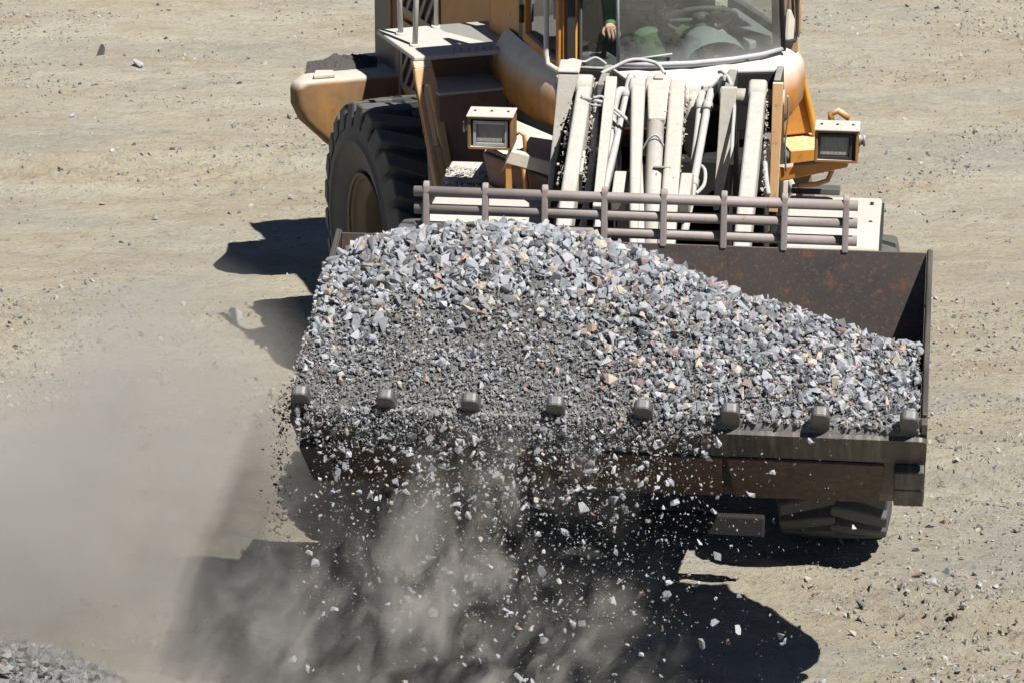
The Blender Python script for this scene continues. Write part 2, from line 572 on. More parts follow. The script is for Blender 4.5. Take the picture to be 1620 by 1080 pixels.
# ---- wheels
def tyre_mesh():
    b = MB()
    pf = [(-.20, .355), (-.235, .37), (-.265, .42), (-.291, .50), (-.300, .555), (-.309, .562), (-.310, .572), (-.301, .58), (-.297, .64), (-.285, .70), (-.262, .738), (-.2, .752), (0, .758)]
    pf = pf + [(-x, r) for x, r in pf[-2::-1]]
    b.lathe_x(pf, 72)
    n = 26
    for s in (-1, 1):
        for k in range(n):
            a0 = 2 * pi * (k + (.5 if s > 0 else 0)) / n
            st = []
            for u in (0, .3, .6, .85, 1.0, 1.12, 1.2):
                x = s * (-.012 + .288 * min(u, 1.0) + .025 * max(0, u - 1) / .2)
                top = .812 - .016 * min(u, 1) ** 2 - max(0, u - 1.0) * .62
                bot = .742 - max(0, u - 1.0) * .45
                if u > 1.15:
                    top = bot + .012
                c = a0 + .17 * (min(u, 1) ** 1.3)
                hw = (.068 + .016 * u) * (1 if u > .05 else .75)
                for r, da in ((bot, -hw * 1.12), (top, -hw * .86), (top, hw * .86), (bot, hw * 1.12)):
                    st.append((x, -r * cos(c + da), r * sin(c + da)))
            fs = []
            for i in range(6):
                for j in range(3):
                    q = (i * 4 + j, i * 4 + j + 1, i * 4 + j + 5, i * 4 + j + 4)
                    fs.append(q)
            fs += [(0, 1, 2, 3), (24, 27, 26, 25)]
            b.add(st, fs)
    return b.mesh('tyre', M['rubber'], .008, 1)


def rim_mesh():
    b = MB()
    pf = [(-.252, .352), (-.262, .368), (-.246, .366), (-.238, .345), (-.225, .335), (-.205, .33), (-.20, .305), (-.185, .295), (-.18, .275), (-.165, .268),
          (-.10, .262), (.06, .255), (.08, .20), (.05, .18), (.045, .15), (.04, .15)]
    b.lathe_x(pf, 48)
    b.lathe_x([(.24, .365), (.22, .33), (-.02, .30)], 48)
    return b.mesh('rim', M['rim'])


def hub_mesh():
    b = MB()
    b.lathe_x([(.07, .20), (-.02, .155), (-.05, .145), (-.07, .12), (-.075, .0)], 24)
    for k in range(10):
        a = 2 * pi * k / 10
        b.tube([(.08, .225 * cos(a), .225 * sin(a)), (.04, .225 * cos(a), .225 * sin(a))], .018, 6)
    return b.mesh('hub', M['brown'])


TY, RI, HU = tyre_mesh(), rim_mesh(), hub_mesh()


def wheel(fr, x, spin, flip):
    m = fr @ Matrix.Translation((x, 0, .81))
    if flip:
        m = m @ Matrix.Rotation(pi, 4, 'Z')
    m = m @ Matrix.Rotation(spin, 4, 'X')
    e = bpy.data.objects.new('wheel', None)
    COL.objects.link(e)
    WM[e.as_pointer()] = m
    e.parent = loader
    e.matrix_local = JOINT.inverted() @ m
    for nm, me in (('tyre', TY), ('rim', RI), ('hub', HU)):
        link(nm, me, e, m)
    return e


wheel(F, -1.02, .05, False)
wheel(F, 1.06, .12, True)
wheel(R, -1.045, .02, False)
wheel(R, 1.045, .2, True)
for fr in (F, R):
    b = MB()
    b.tube([(-.95, 0, .81), (.95, 0, .81)], .13, 12)
    b.lathe_x([(-.25, .05), (-.22, .24), (.22, .24), (.25, .05)], 16)
    for i in range(-64, 0):
        pass
    part('axle', MB().tube([(-.95, 0, .81), (-.3, 0, .81), (-.22, 0, .81), (.22, 0, .81), (.3, 0, .81), (.95, 0, .81)], .13, 12,
                           r_list=[.12, .13, .24, .24, .13, .12]), 'dark', fr)

# ---- front frame
b = MB()
b.prof([(-.55, .95), (-.55, .55), (.9, .45), (1.55, .55), (1.55, 1.15), (.5, 1.3)], -.42, .62)
b.prof([(-.96, 1.12), (-.96, .66), (-.553, .60), (-.553, 1.1)], -.44, .60)  # hidden nose block added to shade the ground between the front wheels
part('front_frame', b, 'dark', F, .02)
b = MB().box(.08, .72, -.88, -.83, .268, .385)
part('belly_plate', b, 'dark', F, .012)  # shade under the bucket is put into the plate's near-black colour
# tower plates that carry the lift arms
def plate_yz(name, yz, x0, x1, mat, bev=.008):
    return part(name, MB().prof(yz, x0, x1), mat, F, bev)


plate_yz('tower_plate', [(.22, 2.405), (.62, 2.36), (.95, 1.75), (1.0, 1.0), (.1, .9), (-.04, 1.70)], -.470, -.440, 'shade_mud')
b = MB().prism([(-.468, .205, 2.405), (-.358, .205, 2.405), (-.385, .17, 2.30), (-.432, .10, 2.12), (-.462, .03, 1.95), (-.478, -.06, 1.74), (-.505, -.06, 1.74), (-.478, .13, 2.2)], (0, .035, 0))
b.prism([(-.47, .2, 2.41), (-.355, .2, 2.41), (-.355, .34, 2.44), (-.47, .34, 2.44)], (0, 0, .012))
part('tower_flange', b, 'dusty_clean', F, .006)
plate_yz('tower_plate', [(.20, 2.36), (.62, 2.36), (.95, 1.75), (1.0, 1.0), (.1, .9), (-.04, 1.7)], -.262, -.215, 'shade_mud')
plate_yz('tower_plate', [(.22, 2.36), (.60, 2.36), (.95, 1.75), (1.0, 1.0), (.1, .9), (-.03, 1.72)], .405, .455, 'shade_mud')
b = MB().prism([(.39, .195, 2.36), (.475, .195, 2.36), (.452, .05, 2.0), (.405, -.05, 1.76), (.375, -.05, 1.76), (.385, .09, 2.1)], (0, .03, 0))
part('tower_flange', b, 'dusty_clean', F, .005)
plate_yz('tower_plate', [(.24, 2.40), (.62, 2.38), (.95, 1.75), (1.0, 1.0), (.1, .9), (.22, 1.66)], .662, .700, 'shade_mud')
b = MB().prism([(.66, .20, 2.39), (.716, .20, 2.39), (.702, .19, 1.69), (.655, .19, 1.69)], (0, .028, 0))
part('tower_flange', b, 'orange_pale', F, .004)
# cross plate with the dip in its top edge
xs = [(-.44, 2.33), (-.22, 2.33), (-.12, 2.26), (.06, 2.22), (.2, 2.215), (.30, 2.225), (.36, 2.29), (.41, 2.33), (.66, 2.345)]
b = MB().prism([(x, .60, z) for x, z in xs] + [(.66, .60, 2.02), (-.44, .60, 2.02)], (0, .03, 0))
part('cross_plate', b, 'dark', F, .004)
b = MB().tube([(x, .615, z + .008) for x, z in xs], .009, 6)
part('cross_plate_rim', b, 'dusty_clean', F)
part('pivot_pin', MB().tube([(-.49, .32, 2.28), (-.19, .32, 2.28)], .045, 14), 'dusty', F)
part('pivot_pin', MB().tube([(.38, .32, 2.28), (.72, .32, 2.28)], .045, 14), 'dusty', F)
part('added_torque_tube', MB().tube([(-.60, -.80, 1.50), (.72, -.80, 1.50)], .17, 20), 'dusty', F)  # hidden cross tube, added to cast shade on the ground below the arms
part('gearbox', MB().box(-.40, .60, 1.02, 1.5, .9, 1.75), 'dark', F, .03)


# lift arms: long boxed booms from the tower pivots down to the bucket
def arm(x0, x1, mat='dusty_clean', w=.080):
    b = MB()
    up = (0, .25, 1)
    b.beam((x0, .36, 2.285), (x1, -1.3, 1.86), w, .15, up)
    b.beam((x1, -1.3, 1.86), (x1 + .012, -1.98, 1.22), w, .15, (0, .7, .7))
    b.tube([(x0 - w / 2 - .006, .32, 2.275), (x0 + w / 2 + .006, .32, 2.275)], .10, 18)
    return part('lift_arm', b, mat, F, .018, seg=3)


arm(-.338, -.292)
arm(.578, .590, w=.084)
# side gussets with caked mud beside each boom
for x, a in ((-.262, -.225), (.655, .655)):
    pass
b = MB().beam((.0, .36, 2.33), (.02, .25, 2.32), .125, .14)
# central lift cylinder: round eye, thick barrel, rod
b = MB().tube([(-.012, .33, 2.285), (.118, .33, 2.285)], .088, 20)
b.beam((.053, .30, 2.29), (.075, -.05, 2.20), .118, .13, (0, .25, 1), .09, .11)
b.box(.028, .082, .29, .37, 2.365, 2.385)
cyl = part('tilt_cylinder', b, 'dusty', F, .01)
b = MB().tube([(.066, .0, 2.215), (.160, -1.3, 1.875)], .045, 16)
part('cylinder_barrel', b, 'dusty_clean', F, parent=cyl)
b = MB().tube([(.160, -1.29, 1.878), (.19, -1.62, 1.79)], .03, 12)
part('cylinder_rod', b, 'chrome', F, parent=cyl)
# tilt link left of the barrel
b = MB().beam((-.055, .33, 2.30), (.065, -1.3, 1.89), .078, .12, (0, .25, 1), .042)
b.tube([(-.098, .31, 2.285), (-.012, .31, 2.285)], .085, 18)
part('tilt_link', b, 'dusty_clean', F, .016, seg=3)
b = MB().beam((-.02, -.12, 2.13), (.105, -1.3, 1.87), .042, .06, (0, .25, 1), .05)
part('return_pipe_guard', b, 'dusty_clean', F, .006)
# bell crank right of the barrel, caked with mud
b = MB().beam((.152, .33, 2.29), (.225, -1.3, 1.87), .082, .13, (0, .25, 1), .085)
b.tube([(.112, .31, 2.27), (.196, .31, 2.27)], .092, 18)
part('bell_crank', b, 'dusty', F, .018, seg=3)
b = MB().prof([(-.75, 2.02), (-.55, 2.10), (-.45, 2.07), (-.5, 1.93), (-.72, 1.93)], .24, .30)
part('crank_boss', b, 'dusty_clean', F, .008)
b = MB().prof([(-.72, 2.0), (-.52, 2.09), (-.42, 2.06), (-.47, 1.93), (-.70, 1.93)], -.10, -.03)
part('crank_boss', b, 'dusty_clean', F, .008)
# accumulator drum
b = MB().tube([(.245, .42, 2.28), (.245, .40, 2.12), (.25, .38, 1.98), (.252, .37, 1.93)], .06, 18, r_list=[.05, .062, .062, .04])
part('accumulator', b, 'dusty', F)
# right inner valve block glimpsed in the dark
part('valve_block', MB().box(.31, .40, .35, .5, 2.0, 2.19), 'dark', F, .01)


def hose(pts, r, mat, n=8, name='hydraulic_hose'):
    # smooth the control points a little
    P = [Vector(p) for p in pts]
    out = []
    for i in range(len(P) - 1):
        p0, p1, p2, p3 = P[max(i - 1, 0)], P[i], P[i + 1], P[min(i + 2, len(P) - 1)]
        for k in range(5):
            t = k / 5
            out.append(.5 * ((2 * p1) + (p2 - p0) * t + (2 * p0 - 5 * p1 + 4 * p2 - p3) * t * t + (3 * p1 - p0 - 3 * p2 + p3) * t ** 3))
    out.append(P[-1])
    return part(name, MB().tube(out, r, n), mat, F)


# ribbed return hose
c = [Vector((-.265, .28, 2.34)), Vector((-.26, .15, 2.22)), Vector((-.25, -.15, 2.03)), Vector((-.25, -.5, 1.86)), Vector((-.245, -1.0, 1.70))]
pts = []
for i in range(len(c) - 1):
    for k in range(14):
        pts.append(c[i].lerp(c[i + 1], k / 14))
b = MB().tube(pts, .02, 8, r_list=[.021 if k % 2 else .0165 for k in range(len(pts))])
part('ribbed_hose', b, 'hose', F)
b = MB().beam((-.19, .25, 2.37), (-.165, -.75, 1.95), .06, .05, (0, .25, 1), .045)
part('hose_guard', b, 'dusty', F, .005)
hose([(-.165, -.2, 1.98), (-.172, .1, 2.18), (-.155, .22, 2.30), (-.125, .28, 2.30), (-.115, .33, 2.22)], .022, 'hose_pale')
hose([(-.10, .40, 2.35), (-.105, .28, 2.31), (-.13, .02, 2.13), (-.165, -.4, 1.93), (-.17, -.9, 1.78)], .024, 'hose')
hose([(-.17, .12, 2.22), (-.14, .02, 2.14), (-.11, -.1, 2.02), (-.10, -.4, 1.9)], .010, 'hose')
hose([(.275, .45, 2.26), (.275, .35, 2.255), (.272, .2, 2.13), (.268, .0, 2.0)], .020, 'hose_pale')
hose([(.325, .42, 2.28), (.318, .30, 2.245), (.30, .08, 2.10), (.288, -.25, 1.98), (.275, -.75, 1.84)], .021, 'hose_pale')
hose([(.31, -.05, 2.0), (.335, -.12, 1.99), (.335, -.2, 1.94), (.30, -.3, 1.92)], .010, 'hose_pale')
hose([(.36, .52, 2.36), (.385, .42, 2.385), (.43, .30, 2.37), (.462, .18, 2.28), (.465, .05, 2.16), (.47, -.1, 2.03)], .010, 'hose_pale')
hose([(.395, .5, 2.15), (.375, .45, 2.28), (.385, .38, 2.36), (.41, .33, 2.375)], .016, 'hose_pale')
hose([(.64, -.05, 2.03), (.655, -.15, 1.96), (.67, -.2, 1.9)], .013, 'hose_pale')
hose([(-.26, .42, 2.36), (-.2, .45, 2.385), (-.1, .5, 2.42), (.02, .52, 2.40), (.075, .45, 2.36)], .010, 'hose_pale')
# pale cable bundle that forks over the booms
hose([(-.335, .12, 2.30), (-.27, .08, 2.30), (-.19, .06, 2.285), (-.1, .02, 2.23), (-.02, -.03, 2.16), (.02, -.1, 2.06)], .010, 'hose_pale', name='cable')
hose([(-.27, .07, 2.315), (-.22, .08, 2.32), (-.19, .05, 2.275), (-.12, .02, 2.23)], .007, 'hose_pale', name='cable')
hose([(-.335, .12, 2.315), (-.30, .09, 2.285), (-.26, .07, 2.275), (-.2, .06, 2.28)], .006, 'hose_pale', name='cable')
hose([(-.47, .3, 2.43), (-.42, .42, 2.43), (-.36, .5, 2.40), (-.3, .52, 2.42), (-.24, .5, 2.39)], .007, 'hose_pale', name='cable')
hose([(-.40, -.15, 2.10), (-.37, -.17, 2.135), (-.30, -.2, 2.14), (-.25, -.15, 2.08)], .006, 'hose', name='cable')
hose([(-.365, -.55, 2.05), (-.36, -.5, 2.10), (-.31, -.45, 2.11), (-.26, -.47, 2.07)], .007, 'hose', name='cable')
hose([(.02, -.3, 2.14), (.06, -.28, 2.205), (.10, -.27, 2.21), (.15, -.3, 2.13)], .006, 'hose', name='cable')
hose([(-.23, -.1, 2.03), (-.3, -.1, 2.04)], .007, 'hose_pale', name='cable')
hose([(.735, .3, 2.30), (.742, .28, 2.2), (.73, .26, 2.05), (.738, .26, 1.9)], .005, 'hose', name='cable')

# pin caps, hose fittings and bolts on the linkage
for i, (p, r) in enumerate((((-.295, .315, 2.275), .045), ((.626, .315, 2.275), .045), ((-.012, .31, 2.285), .04), ((.197, .31, 2.27), .045), ((-.437, .32, 2.28), .05))):
    part('pin_cap', MB().tube([p, (p[0] + .022, p[1], p[2])], r, 14).tube([(p[0] + .02, p[1], p[2]), (p[0] + .032, p[1], p[2])], r * .45, 6), 'dusty', F)
for p, q, r in (((-.172, .10, 2.19), (-.174, .05, 2.15), .029), ((.318, .30, 2.247), (.314, .25, 2.22), .028), ((.275, .34, 2.25), (.275, .29, 2.21), .027), ((-.105, .28, 2.31), (-.11, .23, 2.275), .031),
                ((.288, -.25, 1.985), (.286, -.31, 1.96), .028), ((-.165, -.38, 1.94), (-.166, -.45, 1.91), .031)):
    part('hose_fitting', MB().tube([p, q], r, 6), 'hose_pale', F)
part('weld_plate', MB().beam((-.300, -.35, 2.14), (-.296, -.55, 2.085), .07, .012, (0, .25, 1)), 'dusty', F, .003)
part('weld_plate', MB().beam((.583, -.30, 2.165), (.585, -.62, 2.08), .07, .012, (0, .25, 1)), 'dusty', F, .003)
part('boom_clamp', MB().beam((-.355, -.62, 2.02), (-.255, -.62, 2.02), .03, .16), 'shade_mud', F, .004)
part('boom_clamp', MB().beam((.10, -.55, 2.075), (.19, -.55, 2.075), .03, .11), 'shade_mud', F, .004)

# ---- fenders over the front wheels
def fender(x0, x1, name='fender'):
    yz = [(.50, 1.70), (-.05, 1.715), (-.30, 1.66), (-.30, 1.585), (-.05, 1.635), (.50, 1.63)]
    o = part(name, MB().prof(yz, x0, x1), 'white_top', F, .012)
    xf = x1 if x1 > 0 else x0
    b = MB().prof([(.55, 1.66), (-.06, 1.70), (-.28, 1.60), (-.36, 1.35), (-.2, 1.35), (.3, 1.35)], xf - .012 + (.014 if xf > 0 else -.014), xf + (.014 if xf > 0 else -.014))
    part('mud_flap', b, 'black', F, .003, parent=o)
    b = MB()
    for bx in (x0 + .05, x1 - .05):
        for by in (.35, .0):
            b.tube([(bx, by, 1.70), (bx, by, 1.718)], .010, 6)
    part('fender_bolt', b, 'dark', F, parent=o)
    b = MB().box(x0 + .08, x0 + .12, .05, .12, 1.25, 1.63)
    part('fender_strut', b, 'dusty', F, parent=o)


fender(.755, 1.245)
fender(-1.13, -.53)
part('fender_rear_plate', MB().box(-1.125, -.53, .52, .85, 1.70, 1.73), 'white_top', F, .008)
part('fender_rear_plate', MB().box(.76, 1.02, .52, .60, 1.70, 1.735), 'hoodrear', F, .006)
# side box on the frame left of the tower, brackets
b = MB().prism([(-.90, .42, 1.90), (-.86, .42, 1.72), (-.53, .30, 1.60), (-.53, .30, 1.80), ], (.05, .62, .02))
part('frame_box', b, 'brown', F, .012)
part('frame_plate', MB().prism([(-.88, .44, 1.905), (-.53, .31, 1.81), (-.50, .9, 1.83), (-.80, 1.0, 1.92)], (0, 0, .02)), 'brown', F, .005)

# ---- headlights on their brackets
def headlight(x0, x1, zb, zt, label, side):
    y0 = .18
    b = MB()
    t = .014
    b.box(x0, x1, y0, y0 + .17, zt - t, zt)
    b.box(x0, x1, y0, y0 + .17, zb, zb + t)
    b.box(x0, x0 + t, y0, y0 + .17, zb + t, zt - t)
    b.box(x1 - t, x1, y0, y0 + .17, zb + t, zt - t)
    b.box(x0 + t, x1 - t, y0 + .045, y0 + .17, zb + t, zt - t)
    o = part('headlight', b, 'olive', F, .004)
    part('lamp_cover', MB().box(x0 - .006, x1 + .006, y0 - .02, y0 + .175, zt + .001, zt + .010), 'white_top', F, .003, parent=o)
    o['label'] = label
    cx, cz, hw, hh = (x0 + x1) / 2 + (.0 if side < 0 else -.01), (zb + zt) / 2 - .006, .078, .052
    bz = MB()
    for q in ((cx - hw - .016, cx - hw, cz - hh - .016, cz + hh + .016), (cx + hw, cx + hw + .016, cz - hh - .016, cz + hh + .016),
              (cx - hw, cx + hw, cz - hh - .016, cz - hh), (cx - hw, cx + hw, cz + hh, cz + hh + .016)):
        bz.box(q[0], q[1], y0 + .018, y0 + .044, q[2], q[3])
    part('bezel', bz, 'chrome' if side < 0 else 'black', F, .003, parent=o)
    part('lens', MB().box(cx - hw, cx + hw, y0 + .030, y0 + .043, cz - hh, cz + hh), 'lens', F, .006, parent=o)
    b = MB()
    sx = x0 - .028 if side < 0 else x1 + .03
    for k, r in enumerate((.03, .022, .03)):
        b.tube([((x0 if side < 0 else x1) + side * .012 * k, y0 + .09, zb + .10), ((x0 if side < 0 else x1) + side * (.012 * k + .011), y0 + .09, zb + .10)], r, 10)
    part('lamp_knob', b, 'hose' if side > 0 else 'dusty', F, parent=o)
    b = MB()
    for bx in (x0 + .03, (x0 + x1) / 2, x1 - .03):
        b.tube([(bx, y0 + .08, zt + .010), (bx, y0 + .08, zt + .016)], .007, 6)
    part('lamp_screw', b, 'dark', F, parent=o)


headlight(-.945, -.708, 1.985, 2.165, 'headlight with a pale dusty housing and silver bezel', -1)
headlight(.89, 1.115, 1.975, 2.15, 'headlight with a brown housing and black bezel', 1)
b = MB().beam((-.44, .33, 1.84), (-.75, .30, 1.925), .06, .075)
part('headlight_bracket', b, 'white_top', F, .006)
b = MB().beam((-.74, .30, 1.90), (-.74, .30, 1.70), .03, .03, (0, 1, 0)).tube([(-.70, .32, 1.9), (-.66, .30, 1.86), (-.645, .28, 1.78), (-.645, .28, 1.66)], .016, 8)
b.tube([(-.72, .36, 2.02), (-.69, .36, 2.04), (-.665, .36, 2.02), (-.655, .34, 1.93)], .012, 8)
part('bracket_guard', b, 'orange', F)
b = MB().beam((.70, .31, 1.872), (1.06, .28, 1.955), .07, .078, (0, 0, 1), .07, .045)
part('headlight_bracket', b, 'orange', F, .006)
b = MB().tube([(.80, .34, 1.80), (.90, .38, 1.80), (.955, .40, 1.815), (.975, .42, 1.86), (.97, .42, 1.9)], .014, 8)
b.tube([(.97, .38, 2.14), (.96, .40, 2.18), (1.0, .40, 2.20), (1.06, .40, 2.16)], .018, 8)
part('bracket_guard', b, 'orange', F)

# ---- bucket
XL, XR = -1.315, 1.485
prof = [(-2.905, 1.60), (-2.28, 1.075), (-2.17, 1.0), (-2.06, .985), (-1.97, 1.03), (-1.91, 1.12), (-1.62, 2.05)]


def offset(pl, d):
    out = []
    for i, p in enumerate(pl):
        a = Vector(pl[max(i - 1, 0)])
        c = Vector(pl[min(i + 1, len(pl) - 1)])
        t = (c - a).normalized()
        out.append((p[0] - t.y * d, p[1] + t.x * d))
    return out


inner = offset(prof, -.028 * -1)
bk = MB()
ring = prof + inner[::-1]
bk.prof(ring, XL, XR)
bucket = part('bucket', bk, 'steel', F, .004)
for x0, x1, nm in ((XL - .030, XL - .001, 0), (XR + .001, XR + .030, 1)):
    po = [(-2.90, 1.65), (-2.55, 1.765), (-2.1, 1.905), (-1.62, 2.065)] + [(y + .0, z) for y, z in prof[::-1]]
    part('side_plate', MB().prof(po, x0, x1), 'steel', F, .005, parent=bucket)
    bar = MB().beam((x0 + .015, -2.86, 1.675), (x0 + .015, -1.64, 2.068), .022, .016)
    part('side_plate_edge', bar, 'edge', F, .004, parent=bucket)
e = Vector((0, -.766, .643))         # along the floor towards the lip
nn = Vector((0, .643, .766))
lip = Vector((0, -2.93, 1.62))
# cutting edge with rounded ends
x0, x1 = -1.345, 1.515
for xa, xb in ((x0, -.45), (-.445, .50), (.505, x1)):
    r = .035
    pts = []
    for cx, cyv, a0 in ((xb - r, -.01 - r, 0), (xb - r, -.30 + r, -90), (xa + r, -.30 + r, -180), (xa + r, -.01 - r, -270)):
        rr = r if ((cx > 1 and xb == x1) or (cx < -1 and xa == x0)) else .003
        ccx = cx + (r - rr) * (1 if cx > (xa + xb) / 2 else -1)
        cc2 = cyv + (r - rr) * (1 if cyv > -.15 else -1)
        for k in range(5):
            a = rad(a0 + 90 - k * 22.5)
            pts.append(lip + Vector((ccx + rr * cos(a), 0, 0)) + e * (cc2 + rr * sin(a) + .012) - nn * .022)
    part('cutting_edge', MB().prism(pts, nn * -.022), 'edge', F, .0, parent=bucket)
# floor underside wear plates
for xa, xb in ((-1.29, -.42), (-.40, .60), (.62, 1.33)):
    q = [lip + Vector((x, 0, 0)) + e * t - nn * .0365 for x, t in ((xa, -.32), (xb, -.32), (xb - .02, -.83), (xa + .02, -.83))]
    part('wear_plate', MB().prism(q, nn * -.014), 'steel_dark', F, .003, parent=bucket)
for t0, t1 in ((-.31, -.53), (-.545, -.76)):
    for xa, xb in ((1.375, 1.51), (-1.34, -1.21)):
        q = [lip + Vector((x, 0, 0)) + e * t - nn * .036 for x, t in ((xa, t0), (xb, t0), (xb, t1), (xa, t1))]
        part('heel_block', MB().prism(q, nn * -.05), 'edge', F, .008, parent=bucket)
for px in (-1.286, -.898, -.515, -.133, .258, .646, 1.043, 1.434):
    et = Vector((0, -.616, .788))
    nt = Vector((0, .788, .616))
    o0 = lip + Vector((px, 0, 0)) - nn * .012
    w = .042
    prf = [(-w, -.12), (w, -.12), (w * 1.02, .07)] + [(w * math.copysign(abs(cos(a)) ** .62, cos(a)), .07 + .06 * sin(a) ** .7) for a in (rad(q) for q in (12, 28, 45, 62, 80, 100, 118, 135, 152, 168))] + [(-w * 1.02, .07)]
    mb = MB().prism([o0 + Vector((x, 0, 0)) + et * t for x, t in prf], nt * .055)
    part('tooth', mb, 'tooth', F, .010, parent=bucket)
# spill grate: eight posts and three pipes standing on the top edge
gx0, gx1 = -.965, 1.155
posts = [-.905, -.62, -.333, -.047, .236, .523, .81, 1.10]
gy0, gy1 = -1.635, -1.605
for px in posts:
    mb = MB().prof([(-1.66, 2.045), (-1.61, 2.04), (-1.585, 2.30), (-1.60, 2.318), (-1.622, 2.318), (-1.635, 2.30)], px - .015, px + .015)
    part('grate_post', mb, 'grate', F, .006, parent=bucket)
for z in (2.267, 2.178, 2.088):
    part('grate_pipe', MB().tube([(gx0, -1.604 + (2.178 - z) * .1, z), (gx1, -1.604 + (2.178 - z) * .1, z)], .0255, 14), 'grate', F, parent=bucket)
part('shade_beam', MB().prof([(-1.86, 1.18), (-1.20, 1.18), (-1.04, 1.32), (-1.08, 1.50), (-1.74, 1.58)], -1.31, .86), 'steel', F, .01, parent=bucket)  # unseen beam added behind the bucket to shade a lit strip of ground
# lugs on the back of the bucket that take the arms
b = MB()
for x in (-.285, .60):
    for dx in (-.075, .075):
        b.prof([(-1.78, 1.5), (-1.89, 1.15), (-2.0, .97), (-1.85, 1.05), (-1.70, 1.3)], x + dx - .015, x + dx + .015)
part('bucket_ear', b, 'steel', F, .004, parent=bucket)

# ------------------------------------------------------------------ rear frame
b = MB().box(-.42, .42, -1.5, 1.9, .55, 1.15)
part('rear_frame', b, 'dark', R, .03)
# hood with its grille openings
hood = part('hood', MB().prof([(-.55, 1.15), (1.80, 1.15), (1.80, 2.25), (-.55, 2.44)], -.645, .645), 'orange', R, .03)
part('hood_panel', MB().box(-.662, -.646, -.53, .455, 1.5, 2.36), 'orange', R, .005, parent=hood)
part('hood_panel', MB().box(-.662, -.646, 1.40, 1.82, 1.19, 2.23), 'hoodrear', R, .008, parent=hood)
part('hood_panel', MB().box(-.670, -.646, 1.265, 1.385, 1.19, 2.26), 'brown', R, .008, parent=hood)
b = MB().tube([(-.685, 1.39, 1.70), (-.685, 1.39, 2.25)], .012, 8)
part('hood_handle', b, 'orange', R, parent=hood)
for y0, y1, z0, z1 in ((.50, 1.225, 1.88, 2.25), (.80, 1.225, 1.38, 1.80)):
    part('grille_backing', MB().box(-.655, -.647, y0, y1, z0, z1), 'black', R, 0, parent=hood)
    fr_ = MB()
    for q in ((y0 - .02, y0 + .02, z0, z1), (y1 - .02, y1 + .02, z0, z1), (y0 + .02, y1 - .02, z0 - .02, z0 + .03), (y0 + .02, y1 - .02, z1 - .03, z1 + .02)):
        fr_.box(-.674, -.656, *q)
    part('grille_frame', fr_, 'slat', R, .003, parent=hood)
    h = z1 - z0
    y = y0 - h * .9
    while y < y1:
        # slanted slats cut off at the opening
        pts_ = [(y + (1 - t) * h * .9, z0 + t * h) for t in np.linspace(0, 1, 25)]
        pts_ = [q for q in pts_ if y0 <= q[0] <= y1]
        if len(pts_) > 3:
            (ya, za), (yb, zb) = pts_[0], pts_[-1]
            part('grille_slat', MB().beam((-.666, ya, za), (-.666, yb, zb), .030, .012, (1, 0, 0)), 'slat', R, 0, parent=hood)
        y += .125
# counterweight corner behind the rear wheel, with soil lying on it
fp = [(-1.33, 1.40), (-1.33, 1.28), (-1.28, 1.17), (-1.10, .99), (-.95, .93), (.0, .90), (.0, 1.44), (-1.27, 1.44)]
bp = [(-1.12, 1.38), (-1.12, 1.25), (-1.08, 1.15), (-1.0, 1.0), (-.9, .95), (.0, .92), (.0, 1.42), (-1.06, 1.42)]
n = len(fp)
b = MB().add([(x, 1.30, z) for x, z in fp] + [(x - .03 * (x < -1), 1.42, z) for x, z in fp] + [(x, 1.82, z) for x, z in bp],
             [tuple(range(n)), tuple(range(2 * n, 3 * n))[::-1]] + [(o + i, o + (i + 1) % n, o + n + (i + 1) % n, o + n + i) for o in (0, n) for i in range(n)])
cw_me = b.mesh('counterweight', M['olive'], .075, 4)
cw_me.shade_smooth()
cw_me.set_sharp_from_angle(angle=rad(42))
cwt = part('counterweight', cw_me, 'olive', R)
part('tie_down_plate', MB().prism([(-1.22, 1.34, 1.443), (-1.08, 1.33, 1.443), (-1.06, 1.44, 1.443), (-1.17, 1.47, 1.443)], (0, 0, .025)), 'white_top', R, .006, parent=cwt)
b = MB().prof([(.0, .93), (1.4, .93), (1.9, 1.0), (1.9, 1.4), (1.5, 1.44)], -.72, .72)
part('rear_block', MB().box(-.72, 1.25, 1.52, 2.1, .85, 1.40), 'brown', R, .05)
rows = []
for i in range(41):
    row = []
    for j in range(41):
        u, w = i / 40 * 2 - 1, j / 40 * 2 - 1
        x, y = -.93 + u * .24 + .05 * w, 1.68 + w * .15
        h = max(0, 1 - (u * u + w * w)) ** .7 * .045
        h += (.03 * mnoise.noise(Vector((x * 14, y * 14, 3))) + .022 * mnoise.noise(Vector((x * 45, y * 45, 3)))) * min(1, h * 30)
        row.append((x, y, 1.436 + h))
    rows.append(row)
soil = link('soil', MB().grid(rows, False).mesh('soil', M['soil']), None, R)
tag(soil, 'dark soil clod lying on the rear counterweight behind the wheel', 'soil', None, 'stuff')

# step tower in front of the rear wheel
st = part('step_tower', MB().prism([(-1.225, -1.17, 1.95), (-.80, -1.17, 1.95), (-.80, -1.27, 1.10), (-1.225, -1.27, 1.10)], (0, .25, 0)), 'brown', R, .012)
part('step_tread', MB().box(-1.225, -.80, -1.20, -.84, 1.952, 1.968), 'dusty', R, .004, parent=st)
part('step_riser', MB().box(-1.225, -.80, -.84, -.82, 1.94, 2.128), 'brown', R, .004, parent=st)
part('step_cheek', MB().prism([(-.80, -1.20, 1.10), (-.80, -1.18, 1.95), (-.80, -1.06, 2.128), (-.80, -.6, 2.128), (-.80, -.6, 1.1)], (.10, 0, 0)), 'brown', R, .012, parent=st)
top = part('step_platform', MB().box(-1.33, -.63, -1.075, -.37, 2.130, 2.158), 'white_top', R, .008, parent=st)
dots = MB()
for i in range(9):
    for j in range(2):
        dots.tube([(-1.08 + i * .045 + j * .02, -1.03 + j * .045, 2.156), (-1.08 + i * .045 + j * .02, -1.03 + j * .045, 2.163)], .006, 6)
